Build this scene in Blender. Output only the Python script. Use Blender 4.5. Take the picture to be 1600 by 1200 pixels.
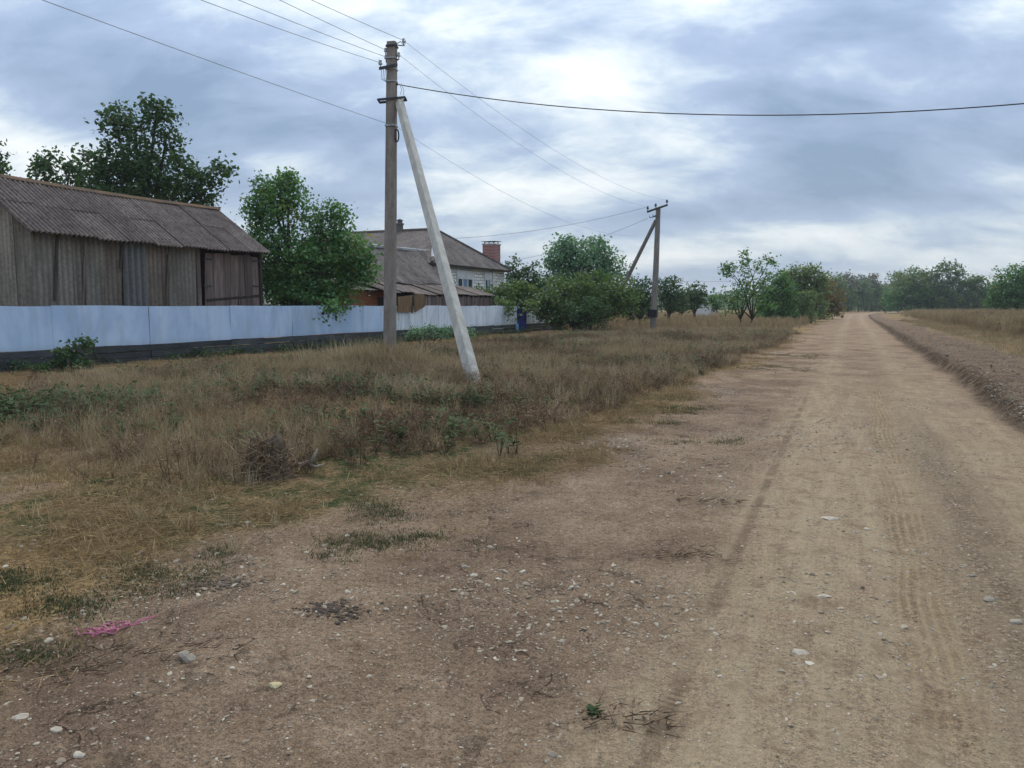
import bpy, math, random
import numpy as np

random.seed(7)
RNG = np.random.default_rng(7)
for o in list(bpy.data.objects):
    bpy.data.objects.remove(o, do_unlink=True)
scene = bpy.context.scene
COL = scene.collection
R = math.radians

# ------------------------------------------------------------------ camera
FPX = 1200.0                      # focal length in photograph pixels (1600 wide)
EYE = 1.6
YAW = math.atan(530 / FPX)        # the road runs along +Y, the camera looks left of it
PITCH = math.atan(122 / FPX)
cam_d = bpy.data.cameras.new('camera')
cam_d.sensor_width = 36.0
cam_d.lens = 36.0 * FPX / 1600.0
cam_d.clip_start = 0.05
cam_d.clip_end = 5000
cam = bpy.data.objects.new('camera', cam_d)
COL.objects.link(cam)
cam.location = (0, 0, EYE)
cam.rotation_euler = (math.pi / 2 - PITCH, 0, YAW)
scene.camera = cam

# ------------------------------------------------------------------ exposure
vs = scene.view_settings
vs.view_transform = 'Standard'
vs.look = 'None'
vs.exposure = 0.08
vs.gamma = 1.0
vs.use_curve_mapping = False

SUN_AZ_DIR = (-0.29, 0.957)       # towards the bright break in the clouds
SUN_EL = R(50)


# ------------------------------------------------------------------ node helpers
class NT:
    def __init__(self, tree):
        self.t = tree
        self.n = tree.nodes
        self.l = tree.links

    def new(self, typ, **kw):
        nd = self.n.new(typ)
        for k, v in kw.items():
            setattr(nd, k, v)
        return nd

    def put(self, sock, val):
        if isinstance(val, bpy.types.NodeSocket):
            self.l.new(val, sock)
        else:
            if sock.type == 'RGBA' and hasattr(val, '__len__') and len(val) == 3:
                val = (*val, 1.0)
            sock.default_value = val

    def math(self, op, a, b=0.0, c=0.0, clamp=False):
        m = self.new('ShaderNodeMath', operation=op, use_clamp=clamp)
        self.put(m.inputs[0], a)
        self.put(m.inputs[1], b)
        self.put(m.inputs[2], c)
        return m.outputs[0]

    def ss(self, x, lo, hi):
        m = self.new('ShaderNodeMapRange', interpolation_type='SMOOTHSTEP')
        self.put(m.inputs['Value'], x)
        self.put(m.inputs['From Min'], lo)
        self.put(m.inputs['From Max'], hi)
        return m.outputs[0]

    def mix(self, f, a, b, mode='MIX'):
        m = self.new('ShaderNodeMix', data_type='RGBA', blend_type=mode)
        self.put(m.inputs[0], f)
        self.put(m.inputs[6], a)
        self.put(m.inputs[7], b)
        return m.outputs[2]

    def noise(self, vec, scale, detail=4, rough=0.55, dist=0.0, out=0):
        m = self.new('ShaderNodeTexNoise')
        if vec is not None:
            self.put(m.inputs['Vector'], vec)
        m.inputs['Scale'].default_value = scale
        m.inputs['Detail'].default_value = detail
        m.inputs['Roughness'].default_value = rough
        m.inputs['Distortion'].default_value = dist
        return m.outputs[out]

    def voro(self, vec, scale, feature='F1', out='Distance', rnd=1.0):
        m = self.new('ShaderNodeTexVoronoi', feature=feature)
        self.put(m.inputs['Vector'], vec)
        m.inputs['Scale'].default_value = scale
        m.inputs['Randomness'].default_value = rnd
        return m.outputs[out]

    def vscale(self, vec, s):
        m = self.new('ShaderNodeVectorMath', operation='MULTIPLY')
        self.put(m.inputs[0], vec)
        m.inputs[1].default_value = s
        return m.outputs[0]

    def vadd(self, vec, s):
        m = self.new('ShaderNodeVectorMath', operation='ADD')
        self.put(m.inputs[0], vec)
        self.put(m.inputs[1], s)
        return m.outputs[0]

    def sep(self, vec):
        m = self.new('ShaderNodeSeparateXYZ')
        self.put(m.inputs[0], vec)
        return m.outputs

    def comb(self, x, y, z):
        m = self.new('ShaderNodeCombineXYZ')
        self.put(m.inputs[0], x)
        self.put(m.inputs[1], y)
        self.put(m.inputs[2], z)
        return m.outputs[0]

    def attr(self, name, typ='GEOMETRY', out='Fac'):
        m = self.new('ShaderNodeAttribute', attribute_type=typ, attribute_name=name)
        return m.outputs[out]

    def ramp(self, fac, stops):
        m = self.new('ShaderNodeValToRGB')
        self.put(m.inputs[0], fac)
        e = m.color_ramp.elements
        while len(e) > 1:
            e.remove(e[-1])
        e[0].position = stops[0][0]
        e[0].color = (*stops[0][1], 1)
        for p, c in stops[1:]:
            k = e.new(p)
            k.color = (*c, 1)
        return m.outputs[0]

    def bump(self, h, strength, dist, normal=None):
        m = self.new('ShaderNodeBump')
        self.put(m.inputs['Height'], h)
        m.inputs['Strength'].default_value = strength
        m.inputs['Distance'].default_value = dist
        if normal is not None:
            self.put(m.inputs['Normal'], normal)
        return m.outputs[0]


def new_mat(name):
    m = bpy.data.materials.new(name)
    m.use_nodes = True
    nt = NT(m.node_tree)
    b = m.node_tree.nodes['Principled BSDF']
    b.inputs['Roughness'].default_value = 0.85
    b.inputs['Specular IOR Level'].default_value = 0.25
    return m, nt, b


# ------------------------------------------------------------------ world: clouded daylight sky
world = bpy.data.worlds.new('World')
scene.world = world
world.use_nodes = True
W = NT(world.node_tree)
W.n.clear()
w_out = W.new('ShaderNodeOutputWorld')
sky = W.new('ShaderNodeTexSky', sky_type='NISHITA')
sky.sun_disc = False
sky.sun_elevation = SUN_EL
sky.sun_rotation = math.atan2(SUN_AZ_DIR[0], SUN_AZ_DIR[1])
sky.air_density = 1.2
sky.dust_density = 1.5
gen = W.new('ShaderNodeTexCoord').outputs['Generated']
dx, dy, dz = W.sep(gen)[:3]
# view aligned axes: r to the right, f forward (only so that the cloud deck can be described)
ca, sa = math.cos(YAW), math.sin(YAW)
lat = W.math('ADD', W.math('MULTIPLY', dx, ca), W.math('MULTIPLY', dy, sa))
fwd = W.math('ADD', W.math('MULTIPLY', dx, -sa), W.math('MULTIPLY', dy, ca))
zc = W.math('MAXIMUM', dz, 0.0)
inv = W.math('DIVIDE', 1.0, W.math('ADD', zc, 0.42))
deck = W.comb(W.math('MULTIPLY', lat, inv), W.math('MULTIPLY', fwd, inv), 0.37)
n_big = W.noise(W.vscale(deck, (1.0, 1.6, 1)), 2.0, 8, 0.52, 0.25)
n_mid = W.noise(W.vadd(W.vscale(deck, (1.1, 1.9, 1)), (3.1, 7.7, 0)), 4.6, 9, 0.60, 0.35)
n_fin = W.noise(W.vadd(W.vscale(gen, (1, 1, 1.7)), (1.3, 0.7, 0)), 9.0, 7, 0.58, 0.4)
cl = W.math('ADD', W.math('MULTIPLY', n_big, 0.56),
            W.math('ADD', W.math('MULTIPLY', n_mid, 0.33), W.math('MULTIPLY', n_fin, 0.11)))


def sky_blob(u, v, ru, rv, amp):
    """a soft patch of thinner cloud in the direction of one spot of the sky"""
    a = (u - 800) / FPX
    b = -(v - 600) / FPX
    cp, sp = math.cos(PITCH), math.sin(PITCH)
    f_ = cp + b * sp
    z_ = b * cp - sp
    L = math.sqrt(a * a + f_ * f_ + z_ * z_)
    la = W.math('MULTIPLY', W.math('SUBTRACT', lat, a / L), FPX / ru)
    lz = W.math('MULTIPLY', W.math('SUBTRACT', dz, z_ / L), FPX / rv)
    q = W.math('ADD', W.math('MULTIPLY', la, la), W.math('MULTIPLY', lz, lz))
    g = W.math('EXPONENT', W.math('MULTIPLY', q, -1.0))
    g = W.math('MULTIPLY', g, W.ss(fwd, 0.0, 0.2))
    return W.math('MULTIPLY', g, amp)


blobs = [(955, 112, 115, 60, 0.10), (1090, 15, 150, 70, 0.09), (740, 20, 170, 90, 0.09),
         (885, 292, 140, 30, 0.24), (1060, 235, 60, 24, 0.10), (1260, 366, 190, 28, 0.19),
         (1040, 405, 110, 18, 0.16), (30, 240, 90, 40, 0.18), (620, 300, 170, 60, 0.08),
         (1480, 400, 200, 40, 0.07), (440, 255, 90, 26, 0.10),
         (1400, 90, 240, 120, -0.075), (1250, 265, 240, 55, -0.10), (330, 190, 320, 80, -0.06),
         (90, 130, 200, 80, -0.05), (1050, 340, 160, 28, -0.07), (780, 215, 120, 40, -0.05)]
acc = W.math('ADD', cl, 0.012)
for bl in blobs:
    acc = W.math('ADD', acc, sky_blob(*bl))
cloud = W.ramp(acc, [(0.35, (0.225, 0.325, 0.480)), (0.43, (0.31, 0.412, 0.585)), (0.50, (0.39, 0.497, 0.685)),
                     (0.55, (0.53, 0.64, 0.775)), (0.61, (0.76, 0.84, 0.90)), (0.69, (1.0, 1.03, 1.05))])
# pale air near the horizon
hz = W.math('EXPONENT', W.math('MULTIPLY', zc, -11.0))
cloud = W.mix(W.math('MULTIPLY', hz, 0.50), cloud, (0.60, 0.70, 0.80))
# an overcast sky grows brighter towards the zenith
zen = W.math('ADD', 0.86, W.math('MULTIPLY', zc, 1.1))
cloud = W.mix(1.0, cloud, W.comb(zen, zen, zen), 'MULTIPLY')
bg_sky = W.new('ShaderNodeBackground')
W.l.new(sky.outputs[0], bg_sky.inputs[0])
bg_sky.inputs[1].default_value = 0.09
bg_cl = W.new('ShaderNodeBackground')
W.l.new(cloud, bg_cl.inputs[0])
bg_cl.inputs[1].default_value = 1.0
w_mix = W.new('ShaderNodeMixShader')
w_mix.inputs[0].default_value = 0.93
W.l.new(bg_sky.outputs[0], w_mix.inputs[1])
W.l.new(bg_cl.outputs[0], w_mix.inputs[2])
W.l.new(w_mix.outputs[0], w_out.inputs[0])

# ------------------------------------------------------------------ sun behind the clouds
sun_d = bpy.data.lights.new('sun', 'SUN')
sun_d.energy = 1.5
sun_d.angle = R(28)
sun_d.color = (1.0, 0.89, 0.73)
sun = bpy.data.objects.new('sun', sun_d)
COL.objects.link(sun)
ce = math.cos(SUN_EL)
from mathutils import Vector
sdir = Vector((SUN_AZ_DIR[0] * ce, SUN_AZ_DIR[1] * ce, math.sin(SUN_EL)))
sun.rotation_euler = sdir.to_track_quat('Z', 'Y').to_euler()
sun.location = (0, 0, 30)


# ------------------------------------------------------------------ placing helpers
def ray(u, v):
    a = (u - 800) / FPX
    b = -(v - 600) / FPX
    cp, sp = math.cos(PITCH), math.sin(PITCH)
    f_ = cp + b * sp
    z_ = b * cp - sp
    return np.array([a * ca - f_ * sa, a * sa + f_ * ca, z_]), f_


def at(u, v, dep):
    """the point seen at (u, v) of the photograph, dep metres ahead"""
    d, f_ = ray(u, v)
    p = d * (dep / f_)
    return np.array([p[0], p[1], EYE + p[2]])


def on_z(u, v, z=0.0):
    d, _ = ray(u, v)
    t = (z - EYE) / d[2]
    return np.array([d[0] * t, d[1] * t, z])


def on_x(u, v, x):
    d, _ = ray(u, v)
    t = x / d[0]
    return np.array([x, d[1] * t, EYE + d[2] * t])


def on_y(u, v, y):
    d, _ = ray(u, v)
    t = y / d[1]
    return np.array([d[0] * t, y, EYE + d[2] * t])


def depth_of(x, y):
    return -x * sa + y * ca


# ------------------------------------------------------------------ numpy value noise
def _hash(ix, iy, seed):
    h = (ix.astype(np.int64) * 374761393 + iy.astype(np.int64) * 668265263 + seed * 1442695041) & 0xFFFFFFFF
    h = ((h ^ (h >> 13)) * 1274126177) & 0xFFFFFFFF
    h = h ^ (h >> 16)
    return (h & 0xFFFFFF) / float(0xFFFFFF)


def vnoise(x, y, seed=0):
    x = np.asarray(x, float)
    y = np.asarray(y, float)
    ix = np.floor(x)
    iy = np.floor(y)
    fx = x - ix
    fy = y - iy
    fx = fx * fx * (3 - 2 * fx)
    fy = fy * fy * (3 - 2 * fy)
    a = _hash(ix, iy, seed)
    b = _hash(ix + 1, iy, seed)
    c = _hash(ix, iy + 1, seed)
    d = _hash(ix + 1, iy + 1, seed)
    return (a * (1 - fx) + b * fx) * (1 - fy) + (c * (1 - fx) + d * fx) * fy


def fbm(x, y, seed=0, oct=4):
    s = 0
    amp = 0.5
    tot = 0
    for k in range(oct):
        s = s + amp * vnoise(np.asarray(x) * 2 ** k, np.asarray(y) * 2 ** k, seed + k * 17)
        tot += amp
        amp *= 0.5
    return s / tot


def sst(x, lo, hi):
    t = np.clip((x - lo) / (hi - lo), 0, 1)
    return t * t * (3 - 2 * t)


# ------------------------------------------------------------------ mesh helpers
def mk(name, verts, faces, mat, parent=None, smooth=False, attrs=None):
    """link ONE mesh object; faces: list of lists, or an int array (n,3)/(n,4)"""
    me = bpy.data.meshes.new(name)
    verts = np.asarray(verts, dtype=np.float32)
    if isinstance(faces, np.ndarray):
        n, k = faces.shape
        me.vertices.add(len(verts))
        me.vertices.foreach_set('co', verts.ravel())
        me.loops.add(n * k)
        me.loops.foreach_set('vertex_index', faces.astype(np.int32).ravel())
        me.polygons.add(n)
        me.polygons.foreach_set('loop_start', np.arange(0, n * k, k, dtype=np.int32))
        me.update(calc_edges=True)
    else:
        me.from_pydata(verts.tolist(), [], faces)
    if attrs:
        for an, (typ, dom, data) in attrs.items():
            at_ = me.attributes.new(an, typ, dom)
            data = np.asarray(data, dtype=np.float32)
            at_.data.foreach_set('color' if typ == 'FLOAT_COLOR' else ('vector' if typ == 'FLOAT_VECTOR' else 'value'), data.ravel())
    for m in (mat if isinstance(mat, (list, tuple)) else [mat]):
        me.materials.append(m)
    if smooth:
        me.polygons.foreach_set('use_smooth', np.ones(len(me.polygons), dtype=bool))
    me.validate()
    ob = bpy.data.objects.new(name, me)
    COL.objects.link(ob)
    if parent is not None:
        ob.parent = parent
    return ob


def tag(o, label=None, cat=None, group=None, kind=None):
    if label:
        o['label'] = label
    if cat:
        o['category'] = cat
    if group:
        o['group'] = group
    if kind:
        o['kind'] = kind
    return o


def empty(name, loc, label, cat, group=None, rz=0.0):
    e = bpy.data.objects.new(name, None)
    e.empty_display_size = 0.3
    COL.objects.link(e)
    e.location = tuple(float(c) for c in loc)
    e.rotation_euler = (0, 0, rz)
    tag(e, label, cat, group)
    return e


class MB:
    """collects shapes for one mesh"""

    def __init__(self):
        self.v = []
        self.f = []

    def add(self, v, f):
        o = len(self.v)
        self.v += [tuple(map(float, p)) for p in v]
        self.f += [[i + o for i in q] for q in f]

    def box(self, x0, y0, z0, x1, y1, z1):
        self.add([(x0, y0, z0), (x1, y0, z0), (x1, y1, z0), (x0, y1, z0),
                  (x0, y0, z1), (x1, y0, z1), (x1, y1, z1), (x0, y1, z1)],
                 [[3, 2, 1, 0], [4, 5, 6, 7], [0, 1, 5, 4], [1, 2, 6, 5], [2, 3, 7, 6], [3, 0, 4, 7]])

    def tube(self, pts, rad, n=6, cap=True):
        pts = np.asarray(pts, float)
        m = len(pts)
        rad = np.broadcast_to(np.asarray(rad, float), (m,))
        vs_ = []
        ref = None
        for i in range(m):
            t = pts[min(i + 1, m - 1)] - pts[max(i - 1, 0)]
            t = t / (np.linalg.norm(t) + 1e-9)
            if ref is None:
                ref = np.array([1.0, 0, 0]) if abs(t[0]) < 0.8 else np.array([0, 1.0, 0])
            s = np.cross(t, ref)
            s /= np.linalg.norm(s) + 1e-9
            q = np.cross(s, t)
            ref = q
            for k in range(n):
                a = 2 * math.pi * k / n
                vs_.append(pts[i] + rad[i] * (math.cos(a) * s + math.sin(a) * q))
        fs = []
        for i in range(m - 1):
            for k in range(n):
                k2 = (k + 1) % n
                fs.append([i * n + k, i * n + k2, (i + 1) * n + k2, (i + 1) * n + k])
        if cap:
            fs.append(list(range(n))[::-1])
            fs.append([(m - 1) * n + k for k in range(n)])
        self.add(vs_, fs)

    def prism(self, base, top):
        """closed skin between two loops of equal length"""
        n = len(base)
        self.add(list(base) + list(top),
                 [list(range(n))[::-1], [n + k for k in range(n)]] +
                 [[k, (k + 1) % n, n + (k + 1) % n, n + k] for k in range(n)])

    def lathe(self, c, prof, n=10):
        c = np.asarray(c, float)
        vs_ = [c + np.array([r * math.cos(2 * math.pi * k / n), r * math.sin(2 * math.pi * k / n), z])
               for r, z in prof for k in range(n)]
        m = len(prof)
        fs = [[i * n + k, i * n + (k + 1) % n, (i + 1) * n + (k + 1) % n, (i + 1) * n + k]
              for i in range(m - 1) for k in range(n)]
        fs += [list(range(n))[::-1], [(m - 1) * n + k for k in range(n)]]
        self.add(vs_, fs)

    def build(self, name, mat, parent=None, smooth=False):
        v = np.array(self.v)
        if parent is not None:
            v = v - np.array(parent_world(parent))
        return mk(name, v, self.f, mat, parent, smooth)


def parent_world(p):
    t = np.zeros(3)
    while p is not None:
        t += np.array(p.location)
        p = p.parent
    return t


# ------------------------------------------------------------------ materials
def obj_rand(nt):
    return nt.new('ShaderNodeObjectInfo').outputs['Random']


def gpos(nt):
    return nt.new('ShaderNodeNewGeometry').outputs['Position']


def mat_weathered(name, c_dark, c_light, scale=3.0, stretch=(1, 1, 0.25), rough=0.9, bump=0.3, lichen=None, var=0.25, bd=0.01):
    m, nt, b = new_mat(name)
    p = gpos(nt)
    v = nt.vscale(p, stretch)
    v = nt.vadd(v, nt.vscale(nt.comb(obj_rand(nt), obj_rand(nt), 0.0), (37, 21, 0)))
    n1 = nt.noise(v, scale, 6, 0.65)
    n2 = nt.noise(v, scale * 9, 4, 0.6)
    f = nt.math('ADD', nt.math('MULTIPLY', n1, 0.7), nt.math('MULTIPLY', n2, 0.3))
    col = nt.mix(nt.ss(f, 0.33, 0.67), c_dark, c_light)
    k = nt.math('ADD', 1 - var, nt.math('MULTIPLY', obj_rand(nt), 2 * var))
    mm = nt.new('ShaderNodeMix', data_type='RGBA', blend_type='MULTIPLY')
    mm.inputs[0].default_value = 1
    nt.put(mm.inputs[6], col)
    nt.put(mm.inputs[7], nt.comb(k, k, k))
    col = mm.outputs[2]
    if lichen:
        l1 = nt.noise(p, 5.0, 6, 0.7)
        col = nt.mix(nt.math('MULTIPLY', nt.ss(l1, 0.55, 0.70), 0.75), col, lichen)
    nt.put(b.inputs['Base Color'], col)
    b.inputs['Roughness'].default_value = rough
    if bump:
        nt.put(b.inputs['Normal'], nt.bump(f, bump, bd))
    return m


def mat_leaf(name, c1, c2, c3=None, trans=0.35):
    m = bpy.data.materials.new(name)
    m.use_nodes = True
    nt = NT(m.node_tree)
    nt.n.clear()
    out = nt.new('ShaderNodeOutputMaterial')
    t = nt.attr('tint')
    stops = [(0.0, c1), (0.75, c2)]
    if c3:
        stops += [(0.93, c2), (0.97, c3)]
    col = nt.ramp(t, stops)
    d = nt.new('ShaderNodeBsdfPrincipled')
    nt.put(d.inputs['Base Color'], col)
    d.inputs['Roughness'].default_value = 0.55
    d.inputs['Specular IOR Level'].default_value = 0.35
    tr = nt.new('ShaderNodeBsdfTranslucent')
    nt.put(tr.inputs['Color'], nt.mix(1.0, col, (1.1, 1.25, 0.6), 'MULTIPLY'))
    mx = nt.new('ShaderNodeMixShader')
    mx.inputs[0].default_value = trans
    nt.l.new(d.outputs[0], mx.inputs[1])
    nt.l.new(tr.outputs[0], mx.inputs[2])
    nt.l.new(mx.outputs[0], out.inputs[0])
    return m


def mat_scatter(name, stops, trans=0.2, rough=0.8):
    """per blade 'sh' (0..1) and per instance 'tint' (0..1) colour of plants or stones"""
    m = bpy.data.materials.new(name)
    m.use_nodes = True
    nt = NT(m.node_tree)
    nt.n.clear()
    out = nt.new('ShaderNodeOutputMaterial')
    f = nt.math('ADD', nt.math('MULTIPLY', nt.attr('sh'), 0.5), nt.math('MULTIPLY', nt.attr('tint', 'INSTANCER'), 0.5))
    col = nt.ramp(f, stops)
    d = nt.new('ShaderNodeBsdfPrincipled')
    nt.put(d.inputs['Base Color'], col)
    d.inputs['Roughness'].default_value = rough
    d.inputs['Specular IOR Level'].default_value = 0.2
    if trans > 0:
        tr = nt.new('ShaderNodeBsdfTranslucent')
        nt.put(tr.inputs['Color'], col)
        mx = nt.new('ShaderNodeMixShader')
        mx.inputs[0].default_value = trans
        nt.l.new(d.outputs[0], mx.inputs[1])
        nt.l.new(tr.outputs[0], mx.inputs[2])
        nt.l.new(mx.outputs[0], out.inputs[0])
    else:
        nt.l.new(d.outputs[0], out.inputs[0])
    return m


M = {}
M['slate_plain'] = mat_weathered('old_slate_sheet', (0.055, 0.047, 0.047), (0.165, 0.145, 0.14), 2.2, (1, 1, 1), lichen=(0.10, 0.09, 0.065), var=0.22)
M['slate_far_plain'] = mat_weathered('house_slate', (0.06, 0.052, 0.05), (0.17, 0.15, 0.145), 1.6, (1, 1, 1), lichen=(0.20, 0.19, 0.17), var=0.12)
M['ridge'] = mat_weathered('rusty_ridge', (0.05, 0.036, 0.025), (0.135, 0.08, 0.04), 2.5, (1, 1, 1))
M['white_ridge'] = mat_weathered('pale_ridge', (0.25, 0.25, 0.25), (0.55, 0.55, 0.54), 2.5, (1, 1, 1))
M['sheet_plain'] = mat_weathered('grey_wall_sheet', (0.085, 0.082, 0.07), (0.185, 0.175, 0.15), 1.6, (1.2, 1.2, 0.35), lichen=(0.09, 0.075, 0.055), var=0.3)
M['tin'] = mat_weathered('blue_grey_tin', (0.13, 0.15, 0.175), (0.24, 0.27, 0.31), 1.8, (1.2, 1.2, 0.3), rough=0.6, bump=0.1)
M['rusty'] = mat_weathered('rust_brown_sheet', (0.072, 0.048, 0.033), (0.208, 0.150, 0.099), 1.3, (1.2, 1.2, 0.5), var=0.2)
M['board'] = mat_weathered('weathered_board', (0.078, 0.055, 0.049), (0.211, 0.159, 0.133), 4.0, (3, 3, 0.18), var=0.3, bump=0.5)
M['brown_board'] = mat_weathered('brown_board', (0.117, 0.072, 0.039), (0.247, 0.156, 0.083), 3.0, (2, 2, 0.6), var=0.2)
M['dark_wood'] = mat_weathered('dark_timber', (0.03, 0.024, 0.02), (0.08, 0.065, 0.055), 4.0, (3, 3, 0.3))
M['plinth'] = mat_weathered('fence_plinth', (0.03, 0.034, 0.036), (0.085, 0.09, 0.092), 2.0, (1, 0.5, 3), var=0.25, bump=0.4)
M['concrete'] = mat_weathered('grey_brown_concrete', (0.160, 0.135, 0.116), (0.297, 0.258, 0.222), 3.0, (2, 2, 0.5), bump=0.35, var=0.0)
M['concrete_pale'] = mat_weathered('pale_concrete', (0.356, 0.335, 0.286), (0.554, 0.515, 0.446), 3.0, (2, 2, 0.6), bump=0.3, var=0.0)
M['pole_wood'] = mat_weathered('grey_pole', (0.131, 0.117, 0.102), (0.263, 0.239, 0.211), 3.0, (3, 3, 0.4), var=0.05)
M['iron'] = mat_weathered('dark_iron', (0.025, 0.028, 0.032), (0.06, 0.06, 0.065), 8.0, (1, 1, 1), rough=0.6, bump=0)
M['black'] = mat_weathered('black_sheath', (0.012, 0.012, 0.014), (0.022, 0.022, 0.024), 8.0, (1, 1, 1), rough=0.6, bump=0, var=0)
M['wire'] = mat_weathered('aluminium_wire', (0.16, 0.17, 0.18), (0.24, 0.25, 0.26), 8.0, (1, 1, 1), rough=0.5, bump=0, var=0)
M['glass_ins'] = mat_weathered('pale_insulator', (0.30, 0.34, 0.38), (0.45, 0.5, 0.54), 8.0, (1, 1, 1), rough=0.25, bump=0, var=0)
M['bark'] = mat_weathered('bark', (0.035, 0.028, 0.022), (0.10, 0.08, 0.065), 6.0, (2, 2, 0.4), bump=0.6)
M['grey_bark'] = mat_weathered('grey_dead_wood', (0.26, 0.215, 0.165), (0.48, 0.42, 0.34), 7.0, (2, 2, 0.7), bump=0.6)
M['stump'] = mat_weathered('rotten_stump', (0.045, 0.034, 0.024), (0.135, 0.105, 0.075), 9.0, (1.5, 1.5, 0.6), bump=0.8)
M['stone'] = mat_weathered('limestone', (0.30, 0.248, 0.185), (0.52, 0.45, 0.355), 14.0, (1, 1, 1), bump=0.4, var=0.25)
M['stone_yellow'] = mat_weathered('yellow_stone', (0.42, 0.34, 0.17), (0.60, 0.50, 0.29), 14.0, (1, 1, 1), bump=0.4, var=0.05)
M['stone_grey'] = mat_weathered('grey_stone', (0.20, 0.165, 0.125), (0.33, 0.285, 0.225), 14.0, (1, 1, 1), bump=0.4, var=0.15)
M['dung'] = mat_weathered('dried_dung', (0.055, 0.039, 0.028), (0.150, 0.110, 0.078), 30.0, (1, 1, 1), bump=0.8)
M['cream'] = mat_weathered('pale_paint', (0.5, 0.5, 0.49), (0.72, 0.72, 0.71), 4.0, (1, 1, 1), bump=0, var=0.05)
M['pale_wall'] = mat_weathered('pale_far_wall', (0.45, 0.44, 0.42), (0.6, 0.59, 0.57), 2.0, (1, 1, 1), bump=0, var=0.05)
M['glass'] = mat_weathered('window_glass', (0.03, 0.045, 0.06), (0.06, 0.08, 0.10), 1.0, (1, 1, 1), rough=0.08, bump=0, var=0)
M['curtain'] = mat_weathered('blue_curtain', (0.10, 0.17, 0.27), (0.2, 0.28, 0.38), 6.0, (4, 4, 0.3), bump=0, var=0)
M['blue_gate'] = mat_weathered('blue_paint', (0.012, 0.025, 0.23), (0.025, 0.045, 0.34), 4.0, (1, 1, 0.4), rough=0.5, bump=0.1, var=0)
M['light_blue'] = mat_weathered('light_blue_paint', (0.16, 0.34, 0.50), (0.28, 0.48, 0.62), 5.0, (1, 1, 0.6), rough=0.6, bump=0.1, var=0.05)


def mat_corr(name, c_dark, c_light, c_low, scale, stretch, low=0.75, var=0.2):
    """corrugated sheet: bleached crests, troughs dirty and darkened in colour to stand in for shade"""
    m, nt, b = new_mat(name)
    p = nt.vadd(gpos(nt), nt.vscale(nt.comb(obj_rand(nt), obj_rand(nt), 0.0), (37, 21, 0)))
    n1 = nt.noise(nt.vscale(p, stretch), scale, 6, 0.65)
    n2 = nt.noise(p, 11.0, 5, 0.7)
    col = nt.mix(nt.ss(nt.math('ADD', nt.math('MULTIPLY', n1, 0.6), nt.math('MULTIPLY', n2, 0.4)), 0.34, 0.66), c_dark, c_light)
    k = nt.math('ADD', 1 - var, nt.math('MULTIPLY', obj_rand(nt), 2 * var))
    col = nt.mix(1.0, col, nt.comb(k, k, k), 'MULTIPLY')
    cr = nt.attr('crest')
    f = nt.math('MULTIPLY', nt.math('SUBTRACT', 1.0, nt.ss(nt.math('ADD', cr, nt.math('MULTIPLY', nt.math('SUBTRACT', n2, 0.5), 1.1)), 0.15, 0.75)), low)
    col = nt.mix(f, col, c_low)  # trough dirt doubles as painted shade, so the waves read in flat light
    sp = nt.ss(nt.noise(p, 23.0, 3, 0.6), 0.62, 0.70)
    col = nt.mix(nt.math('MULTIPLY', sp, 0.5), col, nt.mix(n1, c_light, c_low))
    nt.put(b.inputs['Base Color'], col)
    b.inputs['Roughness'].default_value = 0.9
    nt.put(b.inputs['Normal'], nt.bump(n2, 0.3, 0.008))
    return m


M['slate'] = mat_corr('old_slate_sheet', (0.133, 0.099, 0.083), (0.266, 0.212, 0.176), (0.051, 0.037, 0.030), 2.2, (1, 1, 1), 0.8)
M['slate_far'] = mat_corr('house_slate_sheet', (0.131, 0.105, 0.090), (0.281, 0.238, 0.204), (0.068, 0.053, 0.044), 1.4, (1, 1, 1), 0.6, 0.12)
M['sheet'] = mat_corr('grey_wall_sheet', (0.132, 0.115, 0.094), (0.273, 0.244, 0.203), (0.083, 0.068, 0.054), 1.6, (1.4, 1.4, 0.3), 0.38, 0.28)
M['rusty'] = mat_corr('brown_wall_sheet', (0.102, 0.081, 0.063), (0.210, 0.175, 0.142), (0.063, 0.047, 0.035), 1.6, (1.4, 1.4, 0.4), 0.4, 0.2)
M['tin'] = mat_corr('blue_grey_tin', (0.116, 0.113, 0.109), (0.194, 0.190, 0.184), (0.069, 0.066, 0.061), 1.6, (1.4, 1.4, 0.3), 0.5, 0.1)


def mat_fence(name, c1, c2, stain, amt):
    m, nt, b = new_mat(name)
    p = gpos(nt)
    n1 = nt.noise(nt.vscale(p, (1, 1.1, 0.5)), 1.1, 6, 0.6, 0.6)
    col = nt.mix(nt.ss(n1, 0.36, 0.64), c1, c2)
    n2 = nt.noise(nt.vscale(p, (1, 2.4, 0.22)), 1.7, 6, 0.65, 0.3)
    n3 = nt.noise(p, 6.0, 5, 0.7)
    s = nt.math('MULTIPLY', nt.ss(nt.math('ADD', n2, nt.math('MULTIPLY', n3, 0.25)), 0.62, 0.85), amt)
    col = nt.mix(s, col, stain)
    z = nt.sep(p)[2]
    low = nt.math('MULTIPLY', nt.ss(nt.math('ADD', z, nt.math('MULTIPLY', n3, 0.35)), 0.92, 0.58), 0.4)
    col = nt.mix(low, col, stain)
    spots = nt.ss(nt.noise(p, 11.0, 2, 0.5), 0.74, 0.80)
    col = nt.mix(nt.math('MULTIPLY', spots, 0.5), col, (0.12, 0.12, 0.12))
    nt.put(b.inputs['Base Color'], col)
    b.inputs['Roughness'].default_value = 0.6
    return m


M['fence_blue'] = mat_fence('pale_blue_paint', (0.385, 0.516, 0.702), (0.513, 0.636, 0.799), (0.356, 0.388, 0.411), 0.35)
M['fence_white'] = mat_fence('dirty_white_paint', (0.538, 0.598, 0.676), (0.704, 0.754, 0.793), (0.294, 0.286, 0.260), 0.8)


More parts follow.
